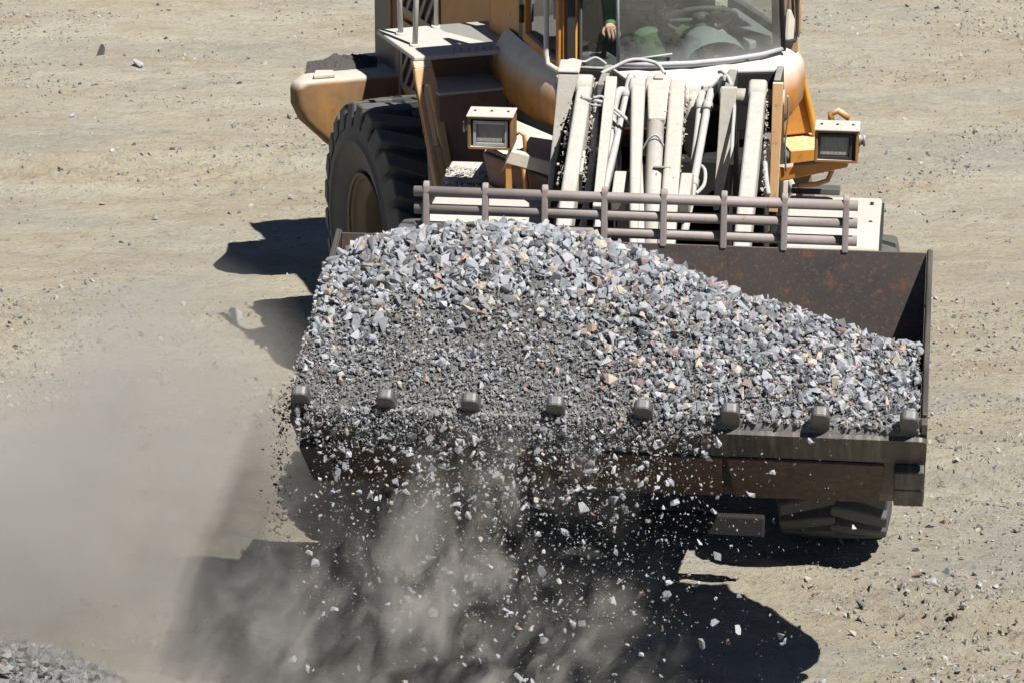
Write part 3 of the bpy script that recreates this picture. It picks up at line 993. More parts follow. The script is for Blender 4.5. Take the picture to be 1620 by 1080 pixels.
part('grip_dots', dots, 'hose', R, parent=st)
# slotted flange down the outer edge
def flange(x, w):
    path = [(-.42, 2.145), (-1.06, 2.145), (-1.115, 2.09), (-1.32, 1.40), (-1.36, 1.05)]
    return path


b = MB()
fl = lambda x0, x1, z0, z1: b.prism([(x0 + k * (z0 - 2.09) * -.12, -1.10 - (2.09 - z0) * .30, z0) if False else None for k in ()] or
                                    [(x0 + (2.09 - z0) * .10, -1.10 - (2.09 - z0) * .30, z0), (x1 + (2.09 - z0) * .10, -1.10 - (2.09 - z0) * .30, z0),
                                     (x1 + (2.09 - z1) * .10, -1.10 - (2.09 - z1) * .30, z1), (x0 + (2.09 - z1) * .10, -1.10 - (2.09 - z1) * .30, z1)], (0, .05, 0))
fl(-1.335, -1.305, 1.05, 2.005)
fl(-1.265, -1.225, 1.05, 2.005)
fl(-1.305, -1.265, 1.05, 1.66)
fl(-1.335, -1.225, 2.005, 2.095)
b.prism([(-1.335, -1.10, 2.095), (-1.225, -1.10, 2.095), (-1.225, -1.07, 2.132), (-1.335, -1.07, 2.132)], (0, .06, 0))
part('step_flange', b, 'orange_pale', R, .007, parent=st)
for p0, p1, rr in (((-1.235, -.535, 2.15), (-1.245, -.50, 2.95), .016), ((-1.245, -.83, 2.15), (-1.17, -.70, 2.95), .016), ((-.985, -.44, 2.15), (-.985, -.42, 2.95), .013)):
    h = part('handrail', MB().tube([p0, p1], rr, 10), 'white_tube', R, parent=st)
    part('handrail_foot', MB().tube([p0, (p0[0], p0[1], p0[2] + .022)], .03, 10), 'white_top', R, parent=st)

# ---- cab: a rounded tub with glass above
plan = [(-.74, -.82), (-.82, -.95), (-.85, -1.25), (-.85, -1.62), (-.80, -1.88), (-.64, -2.06), (-.42, -2.18), (-.15, -2.25), (.12, -2.26), (.38, -2.20), (.58, -2.09),
        (.74, -1.86), (.80, -1.5), (.80, -1.1), (.74, -.82)]


def ring(inset, z):
    out = []
    for x, y in plan:
        cx, cyy = 0, -1.3
        d = Vector((x - cx, y - cyy))
        d = d * (1 - inset / d.length)
        out.append((cx + d.x, max(-2.4, cyy + d.y) if y < -.9 else y, z))
    return out


tub_mat = worn('cab_tub_paint', (.43, .172, .016), (.33, .125, .013), dust=.02, up=1, rough=.5, streak=.3, rust=.05, dustcol=(.56, .525, .46), lo=-.05, hi=.45)
b = MB().grid([ring(.16, 1.87), ring(.04, 1.885), ring(.012, 1.93), ring(0, 2.05), ring(.012, 2.14), ring(.045, 2.20), ring(.085, 2.235), ring(.10, 2.25)])
b.add(ring(.16, 1.87), [tuple(range(len(plan)))])
cab = part('cab', b, tub_mat, R)
part('cab_floor', MB().prism([(x * .9, -1.3 + (y + 1.3) * .88, 1.80) for x, y in plan], (0, 0, .09)), 'interior', R, 0, parent=cab)
Apt, Bpt, Cpt, Dpt = (-.735, -1.36), (-.70, -1.90), (-.475, -2.06), (.52, -2.03)
curve = [Cpt, (-.30, -2.13), (-.08, -2.17), (.16, -2.16), (.36, -2.115), Dpt]
Z0, ZT = 2.262, 3.25
tilt = lambda p, z: (p[0] * (1 - .035 * (z - Z0)), p[1] + .10 * (z - Z0), z)
part('windshield', MB().grid([[tilt(p, z) for p in curve] for z in (Z0 + .01, ZT)]), 'wind', R, parent=cab)
part('windshield_seal', MB().tube([tilt(p, Z0 + .012) for p in curve], .014, 8), 'seal', R, parent=cab)
part('windshield_seal', MB().tube([tilt(Cpt, Z0), tilt(Cpt, ZT)], .010, 6), 'seal', R, parent=cab)
part('windshield_seal', MB().tube([tilt(Dpt, Z0), tilt(Dpt, ZT)], .018, 8), 'black', R, parent=cab)
# corner glass and pillars on the driver's right
quad = lambda p, q, z0=Z0, z1=ZT: MB().add([(p[0], p[1], z0), (q[0], q[1], z0), (q[0], q[1], z1), (p[0], p[1], z1)], [(0, 1, 2, 3)])
part('corner_glass', quad((-.655, -1.935), (-.480, -2.055), Z0 - .03), 'pane', R, parent=cab)
part('corner_seal', MB().tube([(-.655, -1.94, ZT), (-.655, -1.94, Z0 + .0), (-.60, -1.985, Z0 - .05), (-.52, -2.04, Z0 - .05), (-.482, -2.06, Z0 - .0)], .014, 6), 'black', R, parent=cab)
part('pillar', MB().beam((-.70, -1.91, 2.20), (-.70, -1.88, ZT), .05, .05, (0, 1, 0)), 'black', R, .006, parent=cab)
part('pillar', MB().beam((-.725, -1.885, 2.20), (-.725, -1.86, ZT), .028, .04, (0, 1, 0)), 'orange', R, .004, parent=cab)
part('pillar', MB().beam((-.70, -.62, 2.20), (-.70, -.62, ZT), .03, .03, (0, 1, 0)), 'orange', R, .006, parent=cab)
part('pillar', MB().beam((.735, -.84, 2.20), (.72, -.84, ZT), .06, .08, (0, 1, 0)), 'interior', R, .006, parent=cab)
part('pillar', MB().beam((.62, -1.84, 2.20), (.60, -1.76, ZT), .12, .10, (0, 1, 0)), 'brown', R, .01, parent=cab)
part('corner_glass', quad((.54, -2.02), (.60, -1.92)), 'pane', R, parent=cab)
part('side_window', quad((.715, -.90), (.665, -1.78)), 'pane', R, parent=cab)
part('window_sill', MB().beam((.725, -.88, 2.27), (.675, -1.79, 2.27), .05, .05), 'interior', R, .005, parent=cab)
part('rear_window', quad((-.68, -.635), (.68, -.635), 2.42), 'pane', R, parent=cab)
part('rear_wall', MB().box(-.69, .69, -.66, -.61, 1.86, 2.42), 'interior', R, .005, parent=cab)
# door: frame round a pane, hinges, grab rail
dr = MB()
y0, y1 = -1.34, -1.86
dr.beam((-.748, y0, 2.30), (-.748, y0, ZT), .045, .035, (1, 0, 0))
dr.beam((-.742, y1, 2.22), (-.742, y1, ZT), .045, .035, (1, 0, 0))
dr.beam((-.750, y0 + .02, 2.295), (-.742, y1 - .02, 2.235), .035, .05)
dr.beam((-.748, y0, ZT), (-.742, y1, ZT), .035, .05)
door = part('door_frame', dr, 'orange', R, .005, parent=cab)
part('door_glass', MB().add([(-.745, y0, 2.29), (-.74, y1, 2.23), (-.74, y1, ZT), (-.745, y0, ZT)], [(0, 1, 2, 3)]), 'pane', R, parent=cab)
for hz in (2.37, 2.75):
    part('door_hinge', MB().tube([(-.775, -1.325, hz), (-.775, -1.325, hz + .1)], .014, 8), 'black', R, parent=cab)
part('cab_side_panel', MB().box(-.715, -.700, -1.165, -.60, 2.16, 2.45), 'orange', R, .004, parent=cab)
part('side_window', quad((-.708, -1.16), (-.703, -.62), 2.45), 'pane', R, parent=cab)  # unseen pane put in above the panel so sun reaches the step platform
part('side_gap', MB().box(-.735, -.72, -1.30, -1.17, 2.20, 2.60), 'black', R, 0, parent=cab)
part('grab_rail', MB().tube([(-.80, -1.80, 3.2), (-.80, -1.80, 2.30), (-.795, -1.815, 2.245), (-.765, -1.90, 2.225), (-.73, -1.97, 2.25)], .015, 10), 'white_tube', R, parent=cab)
part('yellow_post', MB().beam((-.60, -1.72, 2.0), (-.60, -1.70, ZT), .03, .05, (0, 1, 0)), 'orange_clean', R, .006, parent=cab)
part('roof', MB().prism([(-.38, -2.0, 3.27), (.86, -2.0, 3.27), (.86, -.66, 3.27), (-.20, -.66, 3.27), (-.20, -1.62, 3.27), (-.38, -1.62, 3.27)], (0, 0, .14)), 'orange', R, .03, parent=cab)  # unseen roof, cut back at rear left so sun falls on the step platform
part('unseen_shade_slab', MB().box(-.97, -.385, -2.36, -1.56, 3.27, 3.40), 'orange', R, .03, parent=cab)  # unseen slab added above the door side to shade the step tower
# washer nozzles on the nose
b = MB().tube([(-.03, -2.232, 2.15), (.07, -2.235, 2.15)], .02, 8)
noz = part('washer_nozzle', MB().box(-.055, .085, -2.262, -2.235, 2.125, 2.165).tube([(-.01, -2.255, 2.15), (-.01, -2.285, 2.16)], .014, 8).tube([(.06, -2.255, 2.15), (.06, -2.285, 2.16)], .014, 8), 'dusty', R, .004, parent=cab)
# interior: dash hood, column, wheel, seat
b = MB()
rows = []
for k in range(13):
    a = pi * k / 12
    rows.append([(.13 + .19 * cos(a), -2.02, 2.20 + .14 * sin(a) ** .8), (.13 + .185 * cos(a), -1.95, 2.21 + .17 * sin(a) ** .8), (.13 + .14 * cos(a), -1.80, 2.20 + .185 * sin(a) ** .8), (.13 + .08 * cos(a), -1.72, 2.19 + .15 * sin(a))])
part('dashboard', MB().grid(rows), 'dash', R, parent=cab)
part('dash_shelf', MB().prism([(-.46, -2.03, 2.20), (-.28, -2.10, 2.20), (.15, -2.13, 2.20), (.36, -2.085, 2.20), (.49, -2.0, 2.20), (.45, -1.86, 2.20), (-.40, -1.88, 2.20)], (0, 0, .02)), 'dash', R, .004, parent=cab)
part('steering_column', MB().tube([(.16, -1.80, 2.1), (.21, -1.58, 2.34)], .045, 12), 'interior', R, parent=cab)
c0 = Vector((.21, -1.58, 2.365)); ax = Vector((.10, .45, .75)).normalized()
u = ax.orthogonal().normalized(); w = ax.cross(u)
pts = [c0 + (u * cos(2 * pi * k / 28) + w * sin(2 * pi * k / 28)) * .20 for k in range(29)]
sw = MB().tube(pts, .015, 8)
for k in (0, 9, 19):
    sw.tube([c0, pts[k]], .014, 6)
sw.tube([c0 - ax * .02, c0 + ax * .03], .05, 12)
part('steering_wheel', sw, 'interior', R, parent=cab)
st_ = MB().box(-.17, .33, -1.32, -.92, 2.0, 2.12)
part('seat_cushion', st_, 'interior', R, .04, parent=cab)
part('seat_back', MB().prism([(-.15, -.96, 2.1), (.31, -.96, 2.1), (.28, -.86, 2.8), (-.12, -.86, 2.8)], (0, .08, 0)), 'interior', R, .03, parent=cab)
part('side_console', MB().box(-.50, -.26, -1.75, -1.0, 1.88, 2.18), 'interior', R, .04, parent=cab)
part('joystick', MB().tube([(-.36, -1.52, 2.17), (-.35, -1.56, 2.28)], .016, 8).tube([(-.35, -1.56, 2.28), (-.345, -1.57, 2.34)], .026, 10), 'black', R, parent=cab)
part('right_console', MB().prism([(.44, -1.75, 2.20), (.66, -1.62, 2.20), (.68, -1.0, 2.22), (.50, -1.0, 2.22)], (0, 0, .05)), 'dash', R, .01, parent=cab)
part('wiper_arm', MB().tube([tilt((-.44, -2.09), 2.30), tilt((-.20, -2.17), 2.335)], .006, 6), 'seal', R, parent=cab)
# side mirror on its loop at the far side of the cab
mi = part('mirror', MB().prism([(.575, -1.93, 2.29), (.64, -1.91, 2.29), (.645, -1.91, 2.40), (.62, -1.91, 2.46), (.585, -1.925, 2.47)], (0, .02, 0)), 'white_top', R, .006)
part('mirror_bracket', MB().tube([(.66, -1.90, 3.0), (.66, -1.905, 2.33), (.645, -1.91, 2.285), (.575, -1.925, 2.28)], .009, 8), 'black', R, parent=mi)
part('mirror_bracket', MB().tube([(.678, -1.89, 3.0), (.678, -1.895, 2.34), (.665, -1.90, 2.30)], .008, 8), 'orange', R, parent=mi)
# ladder side: sloping panel with yellow rail, tread plate, ladder box
lp = part('ladder_panel', MB().prism([(.725, -1.52, 2.26), (.80, -1.52, 2.26), (.955, -1.52, 1.62), (.77, -1.52, 1.62)], (0, .10, 0)), 'orange', R, .008)
part('ladder_rail', MB().tube([(.79, -1.55, 2.5), (.795, -1.55, 2.23), (.95, -1.55, 1.64), (.957, -1.53, 1.60)], .018, 10), 'orange_clean', R, parent=lp)
part('tread_plate', MB().prism([(.70, -1.75, 1.585), (.95, -1.77, 1.585), (1.12, -1.25, 1.585), (.80, -1.20, 1.585)], (0, 0, .02)), 'tread', R, .004, parent=lp)
part('tread_edge', MB().prism([(.70, -1.77, 1.52), (.95, -1.79, 1.52), (.95, -1.79, 1.60), (.70, -1.77, 1.60)], (0, .02, 0)), 'orange', R, .004, parent=lp)
part('ladder_box', MB().prism([(.76, -1.55, 1.42), (.93, -1.57, 1.42), (.975, -1.57, 1.05), (.80, -1.55, 1.05)], (0, .25, 0)), 'brown', R, .012, parent=lp)
part('ladder_bracket', MB().tube([(.70, -1.72, 1.45), (.74, -1.74, 1.36), (.72, -1.72, 1.25), (.66, -1.7, 1.2)], .022, 8).box(.62, .70, -1.75, -1.65, 1.2, 1.42), 'dusty', R, .004, parent=lp)

# ------------------------------------------------------------------ driver
def skin_body(name, nodes, edges, mat, root=0, sub=2, parent=None):
    me = bpy.data.meshes.new(name)
    me.from_pydata([n_[0] for n_ in nodes], edges, [])
    o = bpy.data.objects.new(name, me)
    COL.objects.link(o)
    md = o.modifiers.new('skin', 'SKIN')
    sd = me.skin_vertices[0].data
    for i, n_ in enumerate(nodes):
        r = n_[1]
        sd[i].radius = (r, r) if not hasattr(r, '__len__') else r
        sd[i].use_root = i == root
    md.use_smooth_shade = True
    ss = o.modifiers.new('sub', 'SUBSURF')
    ss.levels = ss.render_levels = sub
    bpy.context.view_layer.update()
    dg = bpy.context.evaluated_depsgraph_get()
    m2 = bpy.data.meshes.new_from_object(o.evaluated_get(dg))
    bpy.data.objects.remove(o)
    m2.name = name
    m2.materials.clear()
    m2.materials.append(mat)
    for p_ in m2.polygons:
        p_.use_smooth = True
        p_.material_index = 0
    return link(name, m2, parent, R)


px = .08
N = [((px, -1.06, 2.24), (.15, .13)), ((px, -1.04, 2.40), (.15, .115)), ((px, -1.03, 2.58), (.175, .12)), ((px, -1.04, 2.72), (.14, .09)), ((px, -1.06, 2.79), .055),   # 0-4 trunk
     ((px - .19, -1.05, 2.70), .062), ((px - .26, -1.16, 2.50), .055), ((px - .32, -1.38, 2.36), .045), ((px - .40, -1.50, 2.36), .032),                # 5-8 arm on the console
     ((px + .19, -1.05, 2.70), .062), ((px + .27, -1.18, 2.50), .055), ((px + .25, -1.38, 2.46), .045), ((px + .20, -1.46, 2.50), .032),                 # 9-12 arm on the wheel
     ((px - .10, -1.10, 2.20), .10), ((px - .15, -1.50, 2.24), .085), ((px - .14, -1.62, 2.02), .06), ((px - .14, -1.66, 1.93), .05),               # 13-16 leg
     ((px + .10, -1.10, 2.20), .10), ((px + .12, -1.48, 2.24), .085), ((px + .12, -1.60, 2.02), .06), ((px + .12, -1.64, 1.93), .05)]              # 17-20 leg
E_ = [(0, 1), (1, 2), (2, 3), (3, 4), (3, 5), (5, 6), (6, 7), (7, 8), (3, 9), (9, 10), (10, 11), (11, 12), (0, 13), (13, 14), (14, 15), (15, 16), (0, 17), (17, 18), (18, 19), (19, 20)]
person = skin_body('person', N, E_, M['jacket'], 0)
tag(person, 'driver in a green work jacket seated at the steering wheel inside the cab', 'person')
# head with face
hd = skin_body('head', [((px, -1.06, 2.78), .05), ((px, -1.07, 2.87), (.062, .066)), ((px, -1.085, 2.95), (.074, .088)), ((px, -1.08, 3.01), (.07, .084)), ((px, -1.07, 3.05), (.05, .06)),
                        ((px, -1.175, 2.945), .014), ((px, -1.165, 2.89), (.03, .016)), ((px - .078, -1.065, 2.945), .014), ((px + .078, -1.065, 2.945), .014)],
               [(0, 1), (1, 2), (2, 3), (3, 4), (2, 5), (1, 6), (2, 7), (2, 8)], M['skin'], 0, 2, person)
b = MB()
for s in (-1, 1):
    b.tube([(px + s * .03, -1.165, 2.965), (px + s * .03, -1.172, 2.965)], .011, 10)
part('eyes', b, 'black', R, parent=person)
rows = []
for i in range(9):
    t = pi * .5 * i / 8
    rows.append([(px + .085 * cos(2 * pi * k / 16) * cos(t), -1.065 + .098 * sin(2 * pi * k / 16) * cos(t) + .015, 2.985 + .098 * sin(t)) for k in range(17)])
part('hair', MB().grid(rows), 'hair', R, parent=person)


def hand(base, d, up_, side):
    """palm, four curled fingers of unequal length and a thumb that closes against them"""
    base, d, up_ = Vector(base), Vector(d).normalized(), Vector(up_).normalized()
    a = d.cross(up_).normalized() * side
    nd, ed = [(base, (.026, .02)), (base + d * .05, (.038, .016)), (base + d * .085, (.036, .014))], [(0, 1), (1, 2)]
    for k, (off, ln) in enumerate(((-.030, .062), (-.010, .072), (.010, .068), (.029, .052))):
        i = len(nd)
        p0 = base + d * .085 + a * off
        nd += [(p0, .0095), (p0 + d * ln * .5 - up_ * .008, .0088), (p0 + d * ln * .72 - up_ * ln * .42, .008), (p0 + d * ln * .5 - up_ * ln * .78, .007)]
        ed += [(2, i), (i, i + 1), (i + 1, i + 2), (i + 2, i + 3)]
    i = len(nd)
    nd += [(base + d * .035 - a * .036 - up_ * .006, .0115), (base + d * .065 - a * .052 - up_ * .022, .010), (base + d * .085 - a * .04 - up_ * .042, .008)]
    ed += [(1, i), (i, i + 1), (i + 1, i + 2)]
    return skin_body('hand', nd, ed, M['skin'], 1, 1, person)


hand((px + .20, -1.47, 2.505), (-.25, -.9, .15), (0, -.2, 1), 1)
hand((px - .40, -1.51, 2.36), (-.1, -1, -.1), (0, 0, 1), -1)
tr = skin_body('trousers', [((px, -1.06, 2.22), (.155, .135)), ((px - .10, -1.14, 2.21), .108), ((px - .15, -1.50, 2.25), .093), ((px - .14, -1.62, 2.02), .068), ((px - .14, -1.655, 1.95), .062),
                            ((px + .10, -1.14, 2.21), .108), ((px + .12, -1.48, 2.25), .093), ((px + .12, -1.60, 2.02), .068), ((px + .12, -1.635, 1.95), .062)],
               [(0, 1), (1, 2), (2, 3), (3, 4), (0, 5), (5, 6), (6, 7), (7, 8)], M['trouser'], 0, 2, person)
for s in (-.14, .12):
    part('boot', MB().box(px + s - .05, px + s + .05, -1.84, -1.58, 1.892, 1.97), 'boot', R, .03, parent=person)

# ------------------------------------------------------------------ stones
def stone_template(seed, npts=10):
    """an angular lump of crushed rock: the hull of a few points in a squashed, skewed block"""
    r = random.Random(seed)
    bm = bmesh.new()
    sy, sz = r.uniform(.60, .92), r.uniform(.42, .75)
    k = r.uniform(-.35, .35)
    for _ in range(npts):
        v = Vector((r.uniform(-1, 1), r.uniform(-1, 1), r.uniform(-1, 1)))
        m_ = max(abs(v.x), abs(v.y), abs(v.z))
        v = v / m_ * r.uniform(.86, 1.0)
        v = v * (1 - .22 * (v.length - 1))
        bm.verts.new(((v.x + k * v.y) * .52, v.y * sy * .52, v.z * sz * .52))
    bmesh.ops.convex_hull(bm, input=bm.verts)
    loose = [v for v in bm.verts if not v.link_faces]
    bmesh.ops.delete(bm, geom=loose, context='VERTS')
    bmesh.ops.recalc_face_normals(bm, faces=bm.faces)
    me = bpy.data.meshes.new('stone')
    bm.to_mesh(me)
    bm.free()
    me.materials.append(M['stone'])
    return me


TPL = [stone_template(100 + k, random.choice((9, 10, 12, 14))) for k in range(24)]
TINY = [stone_template(300 + k, 7) for k in range(8)]


def tri_arrays(me):
    me.calc_loop_triangles()
    v = np.empty(len(me.vertices) * 3, np.float32)
    me.vertices.foreach_get('co', v)
    t = np.empty(len(me.loop_triangles) * 3, np.int32)
    me.loop_triangles.foreach_get('vertices', t)
    return v.reshape(-1, 3), t.reshape(-1, 3)


TPA = [tri_arrays(m) for m in TPL]
TNA = [tri_arrays(m) for m in TINY]


def rot_mats(n):
    q = rng.normal(size=(n, 4))
    q /= np.linalg.norm(q, axis=1)[:, None]
    w, x, y, z = q.T
    return np.stack([1 - 2 * (y * y + z * z), 2 * (x * y - z * w), 2 * (x * z + y * w), 2 * (x * y + z * w), 1 - 2 * (x * x + z * z), 2 * (y * z - x * w),
                     2 * (x * z - y * w), 2 * (y * z + x * w), 1 - 2 * (x * x + y * y)], -1).reshape(n, 3, 3)


def scatter_mesh(name, pos, size, mat, tpa=None, flat=None):
    """many small stones joined into one mesh"""
    tpa = tpa or TPA
    pos, size = np.asarray(pos, np.float32), np.asarray(size, np.float32)
    n = len(pos)
    Rm = rot_mats(n)
    which = rng.integers(0, len(tpa), n)
    V, T, base = [], [], 0
    for k, (tv, tt) in enumerate(tpa):
        ii = np.where(which == k)[0]
        if not len(ii):
            continue
        p = np.einsum('nij,vj->nvi', Rm[ii], tv) * size[ii, None, None] + pos[ii, None, :]
        V.append(p.reshape(-1, 3))
        T.append((tt[None] + (np.arange(len(ii)) * len(tv))[:, None, None] + base).reshape(-1, 3))
        base += len(ii) * len(tv)
    V, T = np.concatenate(V), np.concatenate(T)
    me = bpy.data.meshes.new(name)
    me.vertices.add(len(V))
    me.vertices.foreach_set('co', V.astype(np.float32).ravel())
    me.loops.add(T.size)
    me.loops.foreach_set('vertex_index', T.astype(np.int32).ravel())
    me.polygons.add(len(T))
    me.polygons.foreach_set('loop_start', np.arange(0, T.size, 3, dtype=np.int32))
    me.polygons.foreach_set('use_smooth', np.zeros(len(T), bool))
    me.update()
    me.validate()
    me.materials.append(mat)
    return me


TW = np.cumsum([w for _, w, _ in STONE_TINTS])


def one_stone(name, pos, size, place, group, fr=None, tint=None, label=None, unique=False):
    o = bpy.data.objects.new(name, random.choice(TPL))
    COL.objects.link(o)
    m = Matrix.Translation(pos)
    if fr is not None:
        m = fr @ m
    o.location = m.to_translation()
    o.rotation_euler = (random.uniform(0, 6.28), random.uniform(0, 6.28), random.uniform(0, 6.28))
    o.scale = (size,) * 3
    k = tint if tint is not None else int(np.searchsorted(TW / TW[-1], random.random()))
    c, _, word = STONE_TINTS[min(k, len(STONE_TINTS) - 1)]
    f = random.uniform(.82, 1.15)
    o.color = (c[0] * f, c[1] * f, c[2] * f, 1)
    tag(o, label or f'{word} {place}', 'stone', None if unique else f'{word} {group}')
    return o


# ---- the heap in the bucket: height of its surface in the front frame
# crest height and crest position along the bucket
CX = [-1.36, -1.29, -1.16, -.98, -.68, -.50, -.31, -.10, .11, .35, .56, .71, .90, 1.10, 1.31, 1.50]
CZ = [1.93, 1.985, 2.085, 2.135, 2.175, 2.175, 2.162, 2.142, 2.085, 2.03, 1.975, 1.945, 1.915, 1.855, 1.805, 1.80]
CY = [-1.88, -1.88, -1.90, -1.93, -1.93, -1.93, -1.93, -1.93, -1.95, -2.02, -2.08, -2.12, -2.17, -2.22, -2.28, -2.32]


def heap_z(x, y):
    c = np.interp(x, CX, CZ)
    cyy = np.interp(x, CX, CY)
    s = (y + 2.93) / (cyy + 2.93)
    lipz = 1.645 + .02 * vnoise(x * 5 + 3, x * 0 + 2, 62)
    conv = np.where(x < .2, .92, .80)
    t = np.clip(s, 0, 1)
    z = lipz + (c - lipz) * (t ** conv)
    z = z - np.clip(y - cyy, 0, 1) * np.interp(x, [-.2, .5, 1.2], [.25, .45, .55])
    # fines bench in the lower left
    z = z - .035 * np.exp(-((x + .55) / .5) ** 2 - ((y + 2.45) / .2) ** 2) + .03 * np.exp(-((x + .6) / .6) ** 2 - ((y + 2.72) / .12) ** 2)
    z = z + .03 * np.clip((-1.18 - x) / .12, 0, 1) * np.clip((-1.9 - y) / .2, 0, 1) * np.clip((y + 2.92) / .15, 0, 1)
    z = z + .03 * vnoise(x * 3.3 + 5, y * 3.3, 21) + .02 * vnoise(x * 9, y * 9, 22)
    return z


hx = np.arange(-1.335, 1.481, .025)
hy = np.arange(-2.94, -1.62, .025)
HX, HY = np.meshgrid(hx, hy)
HZ = heap_z(HX, HY) + .012 * vnoise(HX * 40, HY * 40, 23)
HYc = HY
for _ in range(3):                          # keep the heap inside the sloping back wall
    wall = np.where(HZ > 2.04, -1.66, -1.65 - (2.05 - HZ) * .31)
    HYc = np.minimum(HY, wall)
rows = [[(float(HX[i, j]), float(HYc[i, j]), float(HZ[i, j]) - .012) for j in range(len(hx))] for i in range(len(hy))]
rows.insert(0, [(p[0], -2.944, 1.585) for p in rows[0]])
hb = MB().grid(rows).mesh('stone_fines', M['fines'])
tag(link('stone_fines', hb, None, F), 'grey stone dust and fines heaped in the loader bucket', 'gravel', None, 'stuff')


def heap_points(n, fine):
    out = []
    while len(out) < n:
        x = rng.uniform(-1.352, 1.475, n)
        y = rng.uniform(-2.955, -1.68, n)
        s = np.clip((y + 2.93) / 1.1, 0, 1)
        bench = np.exp(-((x + .55) / .65) ** 2 - ((y + 2.52) / .25) ** 2)
        dens = np.clip(.05 + 1.30 * s ** 1.1 + .34 * np.clip((x - .0) / .4, 0, 1), 0, 1) * (1 - np.clip(.75 + .9 * vnoise(x * 6, y * 6, 61), 0, .95) * bench)
        if fine:
            dens = 1 - .55 * s
        z = heap_z(x, y)
        w = -1.62 - (2.05 - z) * .31 - .03
        ok = (rng.random(n) < dens) & (y < np.where(z > 2.04, -1.66, w))
        out += list(zip(x[ok], y[ok], z[ok], s[ok]))
    return np.array(out[:n])


# 300 largest one by one, the rest joined
P = heap_points(300, False)
for x, y, z, s in P:
    sz = random.uniform(.056, .088) * (.72 + .36 * s)
    one_stone('crushed_stone', (x, y, z + .010), sz, 'crushed stone lying on the heap in the bucket', 'stones on the bucket heap', F)
P = heap_points(6600, False)
sz = np.clip(rng.lognormal(math.log(.040), .38, len(P)), .014, .074) * (.45 + .72 * np.maximum(P[:, 3], .28 + .22 * (P[:, 0] > .2)))
P[:, 2] += rng.uniform(-.006, .016, len(P))
g = link('gravel', scatter_mesh('gravel', P[:, :3], sz, M['stone_mix']), None, F)
tag(g, 'crushed grey gravel filling the loader bucket', 'gravel', None, 'stuff')
P = heap_points(25000, True)
sz = np.clip(rng.lognormal(math.log(.013), .5, len(P)), .005, .032)
P[:, 2] += rng.uniform(-.004, .008, len(P))
g = link('gravel', scatter_mesh('grit', P[:, :3], sz, M['grit'], TNA), None, F)
tag(g, 'small grit between the stones in the bucket', 'gravel', None, 'stuff')

# ---- stones pouring over the lip
def fall_points(n, near):
    """near: share that has only just left the lip"""
    comp = rng.random(n)
    x = np.where(comp < .55, rng.normal(-.42, .42, n), np.where(comp < .8, rng.normal(.25, .35, n), rng.uniform(-1.3, 1.3, n)))
    x = np.where(x > 1.25, rng.uniform(-.9, .6, n), x)
    x = np.where(x < -1.32, rng.uniform(-1.0, .2, n), x)
    t = np.where(rng.random(n) < near, rng.random(n) ** 1.9 * .65, rng.random(n) ** .85)
    z = 1.60 - 1.45 * t
    y = -2.96 - .05 * rng.random(n) - t * np.abs(rng.normal(.12, .12, n)) - .02
    return x + rng.normal(0, .05, n) * t - .10 * t, y, z


x, y, z = fall_points(290, .30)
for k in range(290):
    one_stone('falling_stone', (x[k], y[k], z[k]), min(.06, max(.020, random.lognormvariate(math.log(.031), .35))), 'stone tumbling through the air below the bucket lip',
              'stones falling from the bucket', F, tint=None if random.random() < .5 else 0)
x, y, z = fall_points(3000, .45)
sz = np.clip(rng.lognormal(math.log(.0062), .5, 3000), .002, .018)
g = link('falling_grit', scatter_mesh('falling_grit', np.stack([x, y, z], 1), sz, M['grit'], TNA), None, F)
tag(g, 'fine grit falling in a curtain below the bucket', 'gravel', None, 'stuff')
# stream that clings to the lip between the teeth
n = 800
x = np.where(rng.random(n) < .8, rng.normal(-.45, .38, n), rng.uniform(-1.2, .6, n))
t = rng.random(n) ** 2.6 * 1.5
x, t = x[(x > -1.28) & (x < 1.4)], t[(x > -1.28) & (x < 1.4)]
yy = -2.935 - .05 * t - rng.random(len(x)) * .03
zz = 1.615 - .30 * t
sz = np.clip(rng.lognormal(math.log(.024), .45, len(x)), .008, .055)
g = link('spilling_gravel', scatter_mesh('spilling_gravel', np.stack([x, yy, zz], 1), sz, M['stone_mix']), None, F)
tag(g, 'gravel spilling over the cutting edge between the teeth', 'gravel', None, 'stuff')
n = 6000
cxs = rng.choice([-1.10, -.86, -.70, -.40, -.30, -.02, .10, .30, .48], n, p=[.10, .06, .18, .16, .14, .15, .09, .07, .05])
t = rng.random(n) ** 2.8
x = cxs + rng.normal(0, .055, n) * (1 + 1.2 * t) - .06 * t
y = -2.955 - rng.random(n) * .05 - t * np.abs(rng.normal(.06, .05, n))
z = 1.61 - .95 * t + rng.normal(0, .02, n)
g = link('spilling_grit', scatter_mesh('spilling_grit', np.stack([x, y, z], 1), np.clip(rng.lognormal(math.log(.0085), .5, n), .003, .022), M['grit'], TNA), None, F)
tag(g, 'streams of fine grit pouring between the teeth', 'gravel', None, 'stuff')
# fines that lie over the edge on the fuller half and hang down its front
n = 5200
x = np.clip(rng.normal(-.55, .42, n), -1.30, .45)
t = rng.random(n) ** 1.5
zl = .05 + .16 * np.clip(vnoise(x * 6 + 9, x * 0 + 4, 71) + .45, 0, 1)
g = link('spilling_grit', scatter_mesh('lip_grit', np.stack([x, -2.945 - rng.random(n) * .035, 1.64 - t * zl], 1), np.clip(rng.lognormal(math.log(.0125), .5, n), .004, .04), M['grit'], TPA), None, F)
tag(g, 'grey fines draped over the left half of the cutting edge', 'gravel', None, 'stuff')
